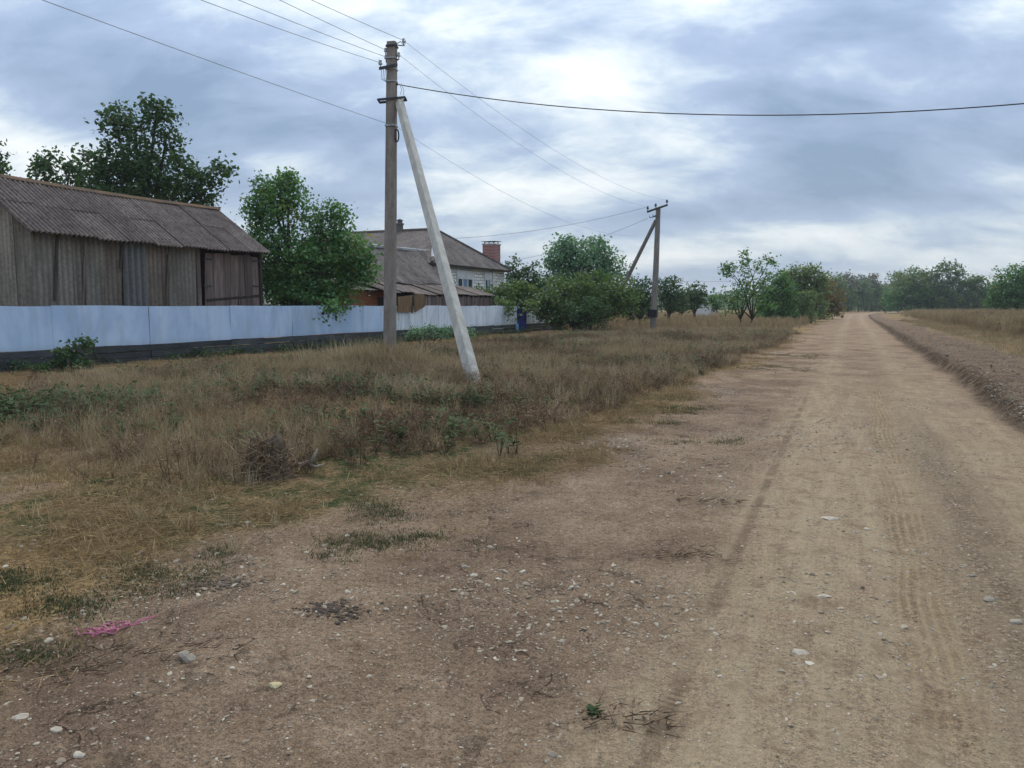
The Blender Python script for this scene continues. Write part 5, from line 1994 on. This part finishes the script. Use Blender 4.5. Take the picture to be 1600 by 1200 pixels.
S_STONE = mat_scatter('pebble', [(0.0, (0.15, 0.112, 0.076)), (0.4, (0.28, 0.22, 0.155)), (0.7, (0.44, 0.37, 0.275)), (1.0, (0.66, 0.60, 0.49))], 0.0, 0.9)
S_CLOD = mat_scatter('clod', [(0.0, (0.10, 0.072, 0.05)), (0.5, (0.21, 0.16, 0.11)), (1.0, (0.42, 0.35, 0.26))], 0.0, 0.95)

# brown dead weeds
protos = [p_weed(PR, PR.uniform(0.38, 0.62)) for _ in range(7)]
x, y = sample(60000, -18, -1.5, 4, 46, lambda x, y: tallness(x, y) * (0.35 + 0.65 * sst(fbm(x * 0.5, y * 0.5, 131, 3), 0.42, 0.6)) * np.clip(1.25 - y / 60, 0.35, 1) * 0.75, rng)
k = vis(x, y)
x, y = x[k], y[k]
pos, rot, scl = place(x, y, rng, 0.30, 0.85, 0.42)
tint = np.clip((fbm(x * 0.6, y * 0.6, 141, 3) - 0.5) * 2.2 + 0.5 + rng.normal(0, 0.22, len(x)), 0, 1)
scl *= (0.75 + 0.4 * sst(fbm(x * 0.8 + 7, y * 0.8, 145, 3), 0.35, 0.65))[:, None] * np.array([1.25, 1.25, 0.9])
xr, yr = sample(9000, 6.5, 26, 14, 75, lambda x, y: sst(x - np.interp(y, [10, 24, 37, 60], [9.8, 8.2, 8.4, 7.6]) + wav(x, y) * 2.0, 0, 1.0) * (0.3 + 0.7 * sst(fbm(x * 0.4, y * 0.4, 147, 3), 0.4, 0.6)), rng)
kr = vis(xr, yr)
xr, yr = xr[kr], yr[kr]
p_r, r_r, s_r = place(xr, yr, rng, 1.5, 2.6, 0.12)
pos, rot, scl = np.concatenate([pos, p_r]), np.concatenate([rot, r_r]), np.concatenate([scl, s_r])
x = np.concatenate([x, xr])
tint = np.concatenate([tint, np.clip(rng.normal(0.55, 0.25, len(xr)), 0, 1)])
scatter('dead_weeds', protos, pos, rot, scl, rng.integers(0, 7, len(x)), tint, S_WEED, 'brown dead weeds tangled across the left field and tall at the right of the road', 'dead weeds')
print('weeds', len(x))

# straw tufts
protos = [p_straw(PR, 34, 0.18, PR.uniform(0.40, 0.6)) for _ in range(6)]
x, y = sample(60000, -18, -1.5, 3, 52, lambda x, y: np.maximum(tallness(x, y) * 0.85, 0.10 * sst(left_edge(y) - x, 0.2, 1.0)) * (0.08 + 0.92 * sst(fbm(x * 0.33 + 5, y * 0.33, 151, 3), 0.44, 0.57)), rng)
k = vis(x, y)
x, y = x[k], y[k]
xa = np.concatenate([P1[0] + rng.normal(0, 0.5, 110), P1[0] + 0.25 + rng.normal(0, 0.9, 160)])
ya = np.concatenate([P1[1] - 0.35 + rng.normal(0, 0.4, 110), P1[1] - 1.0 + rng.normal(0, 0.5, 160)])
x, y = np.concatenate([x, xa]), np.concatenate([y, ya])
pos, rot, scl = place(x, y, rng, 0.30, 1.05, 0.22)
scl[-270:] *= 1.7
scl *= np.concatenate([(0.40 + 0.48 * tallness(x, y))[:-270], np.ones(270)])[:, None]
tint = np.clip(fbm(x * 0.5, y * 0.5, 161, 3) + rng.normal(0, 0.2, len(x)), 0, 1)
scatter('dry_grass', protos, pos, rot, scl, rng.integers(0, 6, len(x)), tint, S_STRAW, 'straw coloured dry grass tufts in the left field', 'dry grass')
print('straw', len(x))

# flat straw litter on the mown ground
protos = [p_litter(PR) for _ in range(6)]


def p_lit(x, y):
    le = left_edge(y)
    w = wav(x, y)
    m = sst(le - x + w * 2.4, -0.5, 1.3)
    m = m * (1 - 0.85 * sst(fbm(x * 0.9 + 20, y * 0.9, 301, 4), 0.50, 0.60) * (1 - sst(y, 6, 9)) * (1 - sst(-x, 9, 12)))
    return m * (1 - 0.55 * tallness(x, y)) * (0.12 + 0.88 * sst(fbm(x * 0.9, y * 0.9, 171, 4), 0.42, 0.58)) * np.clip(1.2 - y / 40, 0.15, 1)


x, y = sample(46000, -18, -2, 1.0, 40, p_lit, rng)
k = vis(x, y)
x, y = x[k], y[k]
pos, rot, scl = place(x, y, rng, 0.5, 1.2, 0.08)
tint = np.clip(fbm(x * 0.7, y * 0.7, 181, 3) + rng.normal(0, 0.2, len(x)), 0, 1)
scatter('straw_litter', protos, pos, rot, scl, rng.integers(0, 6, len(x)), tint, S_LITTER, 'flattened ochre straw lying on the mown verge', 'straw')
print('litter', len(x))
# short ochre stubble
protos = [p_straw(PR, 26, 0.03, 0.14, 0.14, 0.0025) for _ in range(5)]
x, y = sample(46000, -18, -2, 1.0, 40, lambda x, y: p_lit(x, y) * 0.8, rng)
k = vis(x, y)
x, y = x[k], y[k]
pos, rot, scl = place(x, y, rng, 0.5, 1.3, 0.1)
tint = np.clip(fbm(x * 0.7 + 3, y * 0.7, 191, 3) + rng.normal(0, 0.2, len(x)), 0, 1)
scatter('stubble', protos, pos, rot, scl, rng.integers(0, 5, len(x)), tint, S_LITTER, 'short ochre stubble on the mown verge', 'dry grass')

# green patches, where the photograph shows them
gp = [(250, 905, 0.55, 0.35), (130, 940, 0.5, 0.25), (600, 800, 0.45, 0.35), (560, 850, 0.4, 0.25), (640, 845, 0.35, 0.2), (520, 875, 0.3, 0.15), (735, 865, 0.25, 0.15),
      (880, 725, 0.7, 0.25), (800, 742, 0.5, 0.25), (1040, 640, 0.8, 0.4), (1000, 660, 0.6, 0.3), (1020, 625, 0.8, 0.4), (1100, 690, 0.5, 0.2), (60, 650, 1.6, 0.9), (150, 640, 1.3, 0.8),
      (60, 1018, 0.22, 0.1), (30, 1015, 0.15, 0.08), (150, 1052, 0.25, 0.08), (1235, 555, 1.6, 1.2), (1195, 575, 1.4, 1.0), (180, 757, 0.35, 0.2), (330, 870, 0.4, 0.2), (90, 965, 0.3, 0.1), (20, 915, 0.4, 0.3)]
xs_, ys_ = [], []
for (u, v, sr, sf) in gp:
    c = on_z(u, v)
    shr = 0.75 if v > 700 else 1.0
    n = min(int(300 * sr * sf * shr / 0.14) + 6, 700)
    a, b_ = rng.normal(0, sr * 0.5 * shr, n), rng.normal(0, sf * 0.6 * shr, n)
    xx, yy = c[0] + ca * a - sa * b_, c[1] + sa * a + ca * b_
    kk = fbm(xx * 3.5, yy * 3.5, 201, 3) > 0.47
    xs_.append(xx[kk])
    ys_.append(yy[kk])
x, y = sample(9000, -18, -2.3, 6, 45, lambda x, y: sst(fbm(x * 0.45, y * 0.45, 81, 4), 0.52, 0.64) * sst(left_edge(y) - x, 0.2, 1) * 0.6, rng)
xs_.append(x)
ys_.append(y)
x, y = sample(14000, 3.6, 26, 6, 70, lambda x, y: sst(x - 4.2, 0, 1.0) * 0.5 * sst(fbm(x * 0.35, y * 0.35, 83, 3), 0.40, 0.6), rng)
xs_.append(x)
ys_.append(y)
x, y = np.concatenate(xs_), np.concatenate(ys_)
protos = [p_green(PR, 20, PR.uniform(0.016, 0.036), 0.13, 0.003) for _ in range(5)]
pos, rot, scl = place(x, y, rng, 0.5, 1.15, 0.1)
tint = np.clip(fbm(x * 1.1, y * 1.1, 211, 3) + rng.normal(0, 0.2, len(x)), 0, 1)
scatter('green_grass', protos, pos, rot, scl, rng.integers(0, 5, len(x)), tint, S_GREEN, 'low green grass in scattered patches along the verges', 'grass')
print('green', len(x))
# leafy green weeds in the field and along the fence foot
protos = [p_forb(PR, 26, PR.uniform(0.22, 0.4)) for _ in range(5)]
x, y = sample(9000, -18, -3, 6, 44, lambda x, y: np.maximum(tallness(x, y) * 0.6, 0.1) * sst(fbm(x * 0.5 + 2, y * 0.5, 221, 3), 0.50, 0.62), rng)
x2, y2 = sample(1500, -18.1, -17.2, 8, 42, lambda x, y: 0.55 * sst(fbm(x * 0.7, y * 0.7, 231, 3), 0.40, 0.6), rng)
x3 = np.concatenate([x, x2])
y3 = np.concatenate([y, y2])
for (u, v, n, sp) in ((60, 655, 130, 1.0), (20, 650, 90, 0.9), (150, 645, 70, 0.8), (700, 640, 60, 0.7), (860, 540, 60, 1.2)):
    c = on_z(u, v)
    x3 = np.concatenate([x3, c[0] + rng.normal(0, sp, n)])
    y3 = np.concatenate([y3, c[1] + rng.normal(0, sp * 0.6, n)])
k = x3 > -18.1
x, y = x3[k], y3[k]
pos, rot, scl = place(x, y, rng, 0.6, 1.2, 0.15)
tint = np.clip(fbm(x * 1.1, y * 1.1, 241, 3) + rng.normal(0, 0.2, len(x)), 0, 1)
scatter('green_weeds', protos, pos, rot, scl, rng.integers(0, 5, len(x)), tint, S_FORB, 'leafy green weeds among the dry growth and at the fence foot', 'weeds')

# tan tall grass far left (round the distant pole) and right of the road
protos = [p_plume(PR, PR.uniform(0.75, 1.15)) for _ in range(6)]
x, y = sample(26000, -34, 30, 40, 130, lambda x, y: np.where(x < -2.6, sst(-2.9 + wav(x, y) * 1.5 - x, 0, 1.2) * sst(y, 44, 50) * sst(x + 18.5 + 40 * (y > 50), -0.2, 0.2),
                                                    sst(x - bend(y) - 6.0 + wav(x, y) * 2.5, 0, 2.0)) * 0.8, rng)
x2, y2 = sample(24000, 5.5, 30, 12, 75, lambda x, y: sst(x - np.interp(y, [10, 24, 37, 60], [9.5, 7.8, 8.2, 7.4]) + wav(x, y) * 2.0, 0, 1.2) * 0.95, rng)
x = np.concatenate([x, x2])
y = np.concatenate([y, y2])
k = vis(x, y)
x, y = x[k], y[k]
pos, rot, scl = place(x, y, rng, 0.6, 1.1, 0.1)
scl = scl * np.where(x < -2, 0.85, 1.25)[:, None]
tint = np.clip(fbm(x * 0.35, y * 0.35, 251, 3) + rng.normal(0, 0.2, len(x)), 0, 1)
scatter('tan_grass', protos, pos, rot, scl, rng.integers(0, 6, len(x)), tint, S_TAN, 'tall tan grass beyond the field and along the right of the road', 'dry grass')
print('tan', len(x))
# low dry grass on the right verge
protos = [p_straw(PR, 30, 0.06, 0.22, 0.16, 0.004) for _ in range(5)]
x, y = sample(30000, 3.0, 28, 6, 90, lambda x, y: sst(x - np.interp(y, [0, 10, 20, 60, 200], [3.7, 3.5, 4.4, 4.4, 3.4]) + wav(x, y) * 1.6 - bend(y), 0, 0.9) * 0.6, rng)
k = vis(x, y)
x, y = x[k], y[k]
pos, rot, scl = place(x, y, rng, 0.6, 1.4, 0.12)
tint = np.clip(fbm(x * 0.5, y * 0.5, 261, 3) + rng.normal(0, 0.2, len(x)), 0, 1)
scatter('verge_grass', protos, pos, rot, scl, rng.integers(0, 5, len(x)), tint, S_TAN, 'short dry grass on the verge right of the rubble bank', 'dry grass')

# pebbles on the bare yard, road and bank
protos = [p_stone(PR, PR.uniform(0.25, 0.45)) for _ in range(8)]


def p_peb(x, y):
    left, right, cut, bank, road = masks(x, y)
    d = 0.30 + 0.7 * sst(fbm(x * 0.7, y * 0.7, 101, 3), 0.42, 0.62)
    dens = (1 - 0.75 * left) * (1 - right) * d * (1 - 0.55 * road)
    return np.clip(dens + bank * 0.6 + 0.6 * np.exp(-((x - 0.85) / 0.26) ** 2) * (y < 9), 0, 1)


x, y = sample(190000, -5.5, 4.5, 0.8, 16, p_peb, rng)
k = vis(x, y, 1.1)
x, y = x[k], y[k]
n = len(x)
pos, rot, scl = place(x, y, rng, 1, 1, 0.25)
sz = np.clip(0.0056 * np.exp(rng.normal(0.38, 0.62, n)), 0.005, 0.034) * (0.8 + 0.7 * sst(fbm(x * 0.8 + 4, y * 0.8, 107, 3), 0.45, 0.65))
left, right, cut, bank, road = masks(x, y)
sz *= 1 + 0.9 * bank
scl = np.stack([sz, sz, sz], -1) * rng.uniform(0.8, 1.3, (n, 3))
pos[:, 2] += sz * 0.02
tint = np.clip(rng.beta(1.5, 2.5, n), 0, 1)
scatter('pebbles', protos, pos, rot, scl, rng.integers(0, 8, n), tint, S_STONE, 'small pale pebbles strewn on the bare earth and road', 'pebbles')
print('pebbles', n)
# clods and rubble along the right bank and by the verge
x, y = sample(16000, 1.9, 5.2, 4, 60, lambda x, y: masks(x, y)[3] * np.clip(1.2 - y / 50, 0.2, 1), rng)
x2, y2 = sample(3000, 1.9, 2.8, 4, 60, lambda x, y: masks(x, y)[2], rng)
c = on_z(985, 715)
x4, y4 = c[0] + rng.normal(0, 0.65, 330), c[1] + rng.normal(0, 0.38, 330)
x = np.concatenate([x, x2, x4])
y = np.concatenate([y, y2, y4])
n = len(x)
pos, rot, scl = place(x, y, rng, 1, 1, 0.3)
sz = np.clip(0.019 * np.exp(rng.normal(0.4, 0.5, n)), 0.010, 0.10)
scl = np.stack([sz, sz, sz], -1) * rng.uniform(0.8, 1.3, (n, 3))
scatter('rubble', protos, pos, rot, scl, rng.integers(0, 8, n), np.clip(rng.beta(1.6, 1.9, n), 0, 1), S_CLOD, 'clods and broken rubble along the bank right of the road', 'rubble')


# ------------------------------------------------------------------ single small things
def boulder(name, label, u, v, wpx, mat, flat=0.5, seed=0, cat='stone', asp=0.7, rz=None, group='larger stones on the bare earth', sub=2):
    import bmesh
    r = np.random.default_rng(500 + seed)
    p = on_z(u, v)
    s = depth_of(p[0], p[1]) / math.cos(PITCH) / FPX
    w = wpx * s
    bm = bmesh.new()
    bmesh.ops.create_icosphere(bm, subdivisions=sub, radius=0.5)
    ks = r.normal(size=(5, 3))
    for vt in bm.verts:
        c = np.array(vt.co)
        q = 1 + 0.16 * math.sin(3 * c.dot(ks[0]) + seed) + 0.10 * math.sin(6 * c.dot(ks[1])) + r.normal() * 0.035
        # chipped planes
        for kk in range(2, 5):
            nrm = ks[kk] / np.linalg.norm(ks[kk])
            dd = c.dot(nrm) - 0.33
            if dd > 0:
                c = c - nrm * dd
        vt.co = c * q
    for vt in bm.verts:
        vt.co.x *= w
        vt.co.y *= w * asp
        vt.co.z *= w * flat
    me = bpy.data.meshes.new(name)
    bm.to_mesh(me)
    bm.free()
    me.materials.append(mat)
    ob = bpy.data.objects.new(name, me)
    COL.objects.link(ob)
    ob.location = (p[0], p[1], gz1(p[0], p[1]) + w * flat * 0.02)
    ob.rotation_euler = (r.normal() * 0.1, r.normal() * 0.1, YAW + (r.uniform(-0.5, 0.5) if rz is None else rz))
    tag(ob, label, cat, group)
    return ob


boulder('stone', 'yellow flat stone on the bare earth right of the pink scrap', 431, 1073, 26, M['stone_yellow'], 0.35, 1)
boulder('stone', 'grey round stone half sunk below the pink scrap', 293, 1040, 32, M['stone_grey'], 0.55, 2)
boulder('stone', 'pale flat stone near the lower left corner of the ground', 33, 1122, 30, M['stone'], 0.35, 3)
boulder('stone', 'pale stone, upper of the pair under the lower left corner patch of gravel', 88, 1142, 26, M['stone'], 0.35, 4)
boulder('stone', 'pale stone at the bottom left, nearest the frame foot', 122, 1176, 22, M['stone'], 0.4, 5)
boulder('stone', 'white stone on the dry verge edge above the dung heap', 388, 828, 14, M['stone'], 0.5, 6)
boulder('stone', 'whitest stone beside the dry verge, right of its neighbour', 350, 831, 14, M['stone'], 0.5, 7)
boulder('stone', 'white chip with a sharp corner in the middle of the bare yard', 765, 857, 12, M['stone'], 0.5, 8)
boulder('stone', 'rounded pale stone left of the sharp white chip', 727, 888, 14, M['stone'], 0.5, 9)
boulder('stone', 'brownish stone close under the rounded pale stone', 742, 904, 14, M['stone'], 0.5, 10)
boulder('stone', 'white flat stone below the shallow rut in the yard', 709, 926, 14, M['stone'], 0.4, 11)
boulder('stone', 'pale stone right of the lower dung heap', 603, 955, 12, M['stone'], 0.5, 12)
boulder('stone', 'small white stone at the centre of the bare yard', 790, 922, 11, M['stone'], 0.45, 13)
boulder('stone', 'dark brown round stone near the frame foot, right of centre', 863, 1171, 15, M['stone_grey'], 0.7, 14)
boulder('stone', 'smooth flat stone pressed into the pale road dust', 1248, 1019, 28, M['stone'], 0.2, 15)
boulder('stone', 'long flat stone pressed into the road above the smooth one', 1300, 812, 32, M['stone'], 0.2, 16, rz=0.1)
boulder('stone', 'broad flat stone in the road by the wheel track', 1286, 934, 26, M['stone'], 0.18, 17)
boulder('stone', 'angular grey stone in the dark gravel right of the wheel track', 1520, 906, 14, M['stone_grey'], 0.6, 18)
boulder('stone', 'large grey stone among the gravel at the right', 1545, 944, 22, M['stone_grey'], 0.5, 19)
boulder('stone', 'pale stone in the gravel by the right frame edge', 1585, 980, 20, M['stone'], 0.45, 20)
boulder('stone', 'brown clod on the rubble bank right of the road', 1471, 530, 9, M['stone_grey'], 0.8, 21)

# dried dung heaps
for (u, v, n, sp, lb, sd) in ((348, 917, 420, 0.10, 'dark crumbled dung heap at the edge of the dry verge', 1), (522, 958, 420, 0.095, 'dark dried dung heap in the bare yard', 2)):
    c = on_z(u, v)
    r = np.random.default_rng(sd)
    mb = MB()
    for k in range(n):
        q = r.normal(size=2) * sp * np.array([1.0, 0.5])
        x_, y_ = c[0] + ca * q[0] - sa * q[1], c[1] + sa * q[0] + ca * q[1]
        p = p_stone(PR, 0.4)
        s = 0.008 + 0.034 * r.random() ** 3
        z_ = gz1(x_, y_) + s * 0.02
        mb.add([(x_ + a * s, y_ + b_ * s, z_ + d * s) for a, b_, d in p.v], p.f)
    o = mb.build('dung_heap', M['dung'])
    tag(o, lb, 'dung')

# pulled up weeds lying on the earth
for (u, v, L_, lb, mt, sd) in ((1075, 876, 0.42, 'dry uprooted weed lying across the bare yard', S_WEED, 3), (975, 1125, 0.34, 'withered weed clump low in the middle of the yard', S_WEED, 4),
                               (270, 1030, 0.6, 'trampled brown weed lying below the pink scrap', S_WEED, 6), (90, 1055, 0.5, 'trampled dry stalks at the lower left', S_WEED, 7),
                               (1105, 790, 0.5, 'flattened dry weed in the yard beside the road', S_WEED, 8)):
    c = on_z(u, v)
    r = random.Random(sd)
    p = Proto()
    for k in range(70):
        a = r.gauss(0, 0.5) * L_
        b_ = r.gauss(0, 0.12) * L_
        a = max(-0.6 * L_, min(0.6 * L_, a)) * 0.8
        x_, y_ = c[0] + ca * a - sa * b_, c[1] + sa * a + ca * b_
        z_ = gz1(x_, y_) + r.uniform(0.0, 0.04)
        an = r.gauss(0.4, 0.7)
        l = r.uniform(0.03, 0.12)
        d = np.array([ca * math.cos(an) - sa * math.sin(an), sa * math.cos(an) + ca * math.sin(an), r.uniform(-0.1, 0.25)])
        if k % 3:
            p.stick((x_, y_, z_), np.array([x_, y_, z_]) + d * l, 0.003, r.random())
        else:
            p.leaf((x_, y_, z_), d, (0, 0, 1), l * 0.5, 0.006, r.random())
    o = mk('pulled_weed', p.v, p.f, mt, attrs={'sh': ('FLOAT', 'POINT', p.sh)})
    tag(o, lb, 'dead weed')
# little green plant
c = on_z(930, 1108)
p = p_forb(random.Random(9), 30, 0.06)
v = np.array(p.v) * 0.5
v += np.array([c[0], c[1], gz1(c[0], c[1])])
tag(mk('seedling', v, p.f, S_FORB, attrs={'sh': ('FLOAT', 'POINT', p.sh)}), 'tiny green seedling alone on the bare earth near the frame foot', 'plant')


# pink net scrap
def mat_pink():
    m, nt, b = new_mat('pink_plastic')
    n = nt.noise(gpos(nt), 40.0, 3, 0.6)
    nt.put(b.inputs['Base Color'], nt.mix(n, (0.36, 0.10, 0.15), (0.62, 0.23, 0.32)))
    b.inputs['Roughness'].default_value = 0.45
    return m


M['pink'] = mat_pink()
r = random.Random(21)
mb = MB()
cl_ = on_z(163, 994)
z0 = gz1(cl_[0], cl_[1])
for k in range(13):
    rr = r.uniform(0.015, 0.065)
    ox, oy = r.gauss(0.0, 0.04), r.gauss(0, 0.025)
    ph = r.uniform(0, 6)
    pts = []
    for a in np.linspace(0, r.uniform(3.2, 6.0), 12):
        la_, fo_ = ox + rr * 1.2 * math.cos(a + ph), oy + rr * 0.55 * math.sin(a + ph)
        px_, py_ = cl_[0] + ca * la_ - sa * fo_, cl_[1] + sa * la_ + ca * fo_
        pts.append((px_, py_, gz1(px_, py_) + 0.008 + 0.02 * abs(math.sin(2 * a + k))))
    mb.tube(pts, 0.003, 5)
for k in range(3):
    pts = []
    for t in np.linspace(0, 1, 8):
        la_, fo_ = 0.05 + 0.12 * t, 0.03 + (0.10 + 0.04 * k) * t + 0.01 * math.sin(9 * t + k)
        px_, py_ = cl_[0] + ca * la_ - sa * fo_, cl_[1] + sa * la_ + ca * fo_
        pts.append((px_, py_, gz1(px_, py_) + 0.007))
    mb.tube(pts, 0.0018, 4)
tag(mb.build('net_scrap', M['pink']), 'tangled pink plastic net scrap lying on the bare earth', 'litter')

# stump with dead growth and a pale broken branch beside it
sb = on_z(418, 748)
sg_ = gz1(sb[0], sb[1])
st = empty('tree_stump', (sb[0], sb[1], sg_), 'squat rotten stump wrapped in dead weeds at the edge of the rank growth', 'stump')
n = 40
vs_, fs = [], []
prof = [(0.27, -0.05), (0.22, 0.03), (0.18, 0.10), (0.165, 0.17), (0.15, 0.23), (0.125, 0.27), (0.09, 0.27), (0.05, 0.24), (0.01, 0.23)]
for i, (rr, zz) in enumerate(prof):
    for k in range(n):
        a = 2 * math.pi * k / n
        q = rr * (1 + 0.15 * math.sin(3 * a + 1) + 0.10 * math.sin(8 * a + 0.4 * i) + 0.07 * math.sin(17 * a) + 0.05 * r.uniform(-1, 1))
        jag = (0.10 * vnoise(np.array([a * 2.2]), np.array([3.0]), 9)[0] + 0.05 * r.uniform(-1, 1)) if i >= 4 else 0.0
        vs_.append((q * math.cos(a), q * math.sin(a), zz + jag))
for i in range(len(prof) - 1):
    for k in range(n):
        fs.append([i * n + k, i * n + (k + 1) % n, (i + 1) * n + (k + 1) % n, (i + 1) * n + k])
fs.append([(len(prof) - 1) * n + k for k in range(n)])
mk('stump_body', vs_, fs, M['stump'], st)
p = Proto()
for k in range(4200):
    a = r.uniform(0, 6.28)
    z_ = r.uniform(0.0, 0.40) ** 1.15
    rr = r.uniform(0.02, 0.34 - 0.55 * z_)
    b0 = np.array([rr * math.cos(a), rr * math.sin(a), z_])
    d = np.array([r.gauss(0, 0.7) + math.cos(a) * 0.4, r.gauss(0, 0.7) + math.sin(a) * 0.4, r.uniform(-0.6, 1.0)])
    if k % 4:
        p.stick(b0, b0 + d * r.uniform(0.04, 0.16), 0.0022, r.random())
    else:
        p.leaf(b0, d, (r.uniform(-1, 1), r.uniform(-1, 1), 1), r.uniform(0.02, 0.05), 0.006, r.random())
tag(mk('dead_stems', p.v, p.f, S_WEED2, st, attrs={'sh': ('FLOAT', 'POINT', p.sh)}), None, None, None, 'stuff')
br = on_z(480, 742)
bz_ = gz1(br[0], br[1])
mb = MB()


def B(la_, fo_, z_):
    return (br[0] + ca * la_ - sa * fo_, br[1] + sa * la_ + ca * fo_, bz_ + z_)


mb.tube([B(-0.16, 0.05, 0.03), B(-0.03, 0.0, 0.07), B(0.06, 0.0, 0.12), B(0.10, 0.02, 0.22)], [0.03, 0.026, 0.02, 0.008], 7)
mb.tube([B(-0.10, 0.03, 0.05), B(-0.13, -0.03, 0.16), B(-0.2, -0.02, 0.26)], [0.02, 0.014, 0.006], 6)
mb.tube([B(0.0, 0.0, 0.08), B(0.10, -0.05, 0.06), B(0.18, -0.06, 0.09)], [0.018, 0.012, 0.005], 6)
tag(mb.build('broken_branch', M['grey_bark'], smooth=True), 'pale broken branch lying right beside the rotten stump', 'branch')

# dark leafy plant at the fence foot, left
tree('shrub', 'dark leafy shrub growing at the fence foot on the left', 118, 18.5, [(105, 552, 18, 14), (128, 540, 13, 10), (112, 568, 26, 14), (138, 534, 6, 5)], 0.09, 1.1, LEAF_DARK, None, 0.03, 0.17, 70, cat='shrub', stems=3)
tree('shrub', 'low dark weed bush at the fence foot by the left frame edge', 20, 18.2, [(18, 572, 22, 8), (60, 574, 22, 7)], 0.07, 1.0, LEAF_DARK, None, 0.02, 0.15, 71, cat='shrub', stems=2, twig=False)
tree('shrub', 'grey green sage bush before the fence right of the main pole', 665, 30, [(650, 520, 18, 9), (690, 518, 18, 10), (670, 512, 6, 10), (730, 520, 14, 7)], 0.08, 0.9, LEAF_BLUE, None, 0.02, 0.2, 72, cat='shrub', stems=3)

# thin leafy stalks standing above the growth
for k, (u, v0, v1, lb) in enumerate(((690, 720, 640, 'lone pale stalk bending right in front of the rank growth'), (672, 545, 500, 'thin green stalk standing before the fence'), (735, 548, 508, 'thin weed stalk left of the prop foot'))):
    b0 = on_z(u, v0)
    s = depth_of(b0[0], b0[1]) / FPX
    h = (v0 - v1) * s
    r = random.Random(60 + k)
    p = Proto()
    top = np.array([ca * 0.1 * (-1 if k == 0 else 0.4), sa * 0.1, h])
    md = top * 0.5 + np.array([ca * -0.05, sa * -0.05, 0])
    p.stick((0, 0, -0.03), md, 0.007, 0.6)
    p.stick(md, top, 0.005, 0.7)
    for q in range(26):
        c_ = md * 2 * r.uniform(0.2, 0.5) if r.random() < 0.5 else md + (top - md) * r.random()
        p.leaf(c_, (r.uniform(-1, 1), r.uniform(-1, 1), r.uniform(-0.2, 0.8)), (0, 0, 1), r.uniform(0.04, 0.09), 0.008, r.random())
    v = np.array(p.v) + np.array([b0[0], b0[1], gz1(b0[0], b0[1])])
    tag(mk('stalk', v, p.f, S_STRAW if k == 0 else S_FORB, attrs={'sh': ('FLOAT', 'POINT', p.sh)}), lb, 'plant', 'single stalks')

# ------------------------------------------------------------------ thin summer haze
hm = bpy.data.materials.new('haze')
hm.use_nodes = True
hn_ = NT(hm.node_tree)
hn_.n.clear()
ho = hn_.new('ShaderNodeOutputMaterial')
hv = hn_.new('ShaderNodeVolumePrincipled')
hv.inputs['Color'].default_value = (0.86, 0.91, 0.97, 1)
hv.inputs['Density'].default_value = 0.00042
hn_.l.new(hv.outputs[0], ho.inputs['Volume'])
mb = MB()
mb.box(-1500, -300, -12, 1500, 2900, 24)
tag(mb.build('haze', hm), 'thin pale haze over the whole place', None, None, 'stuff')
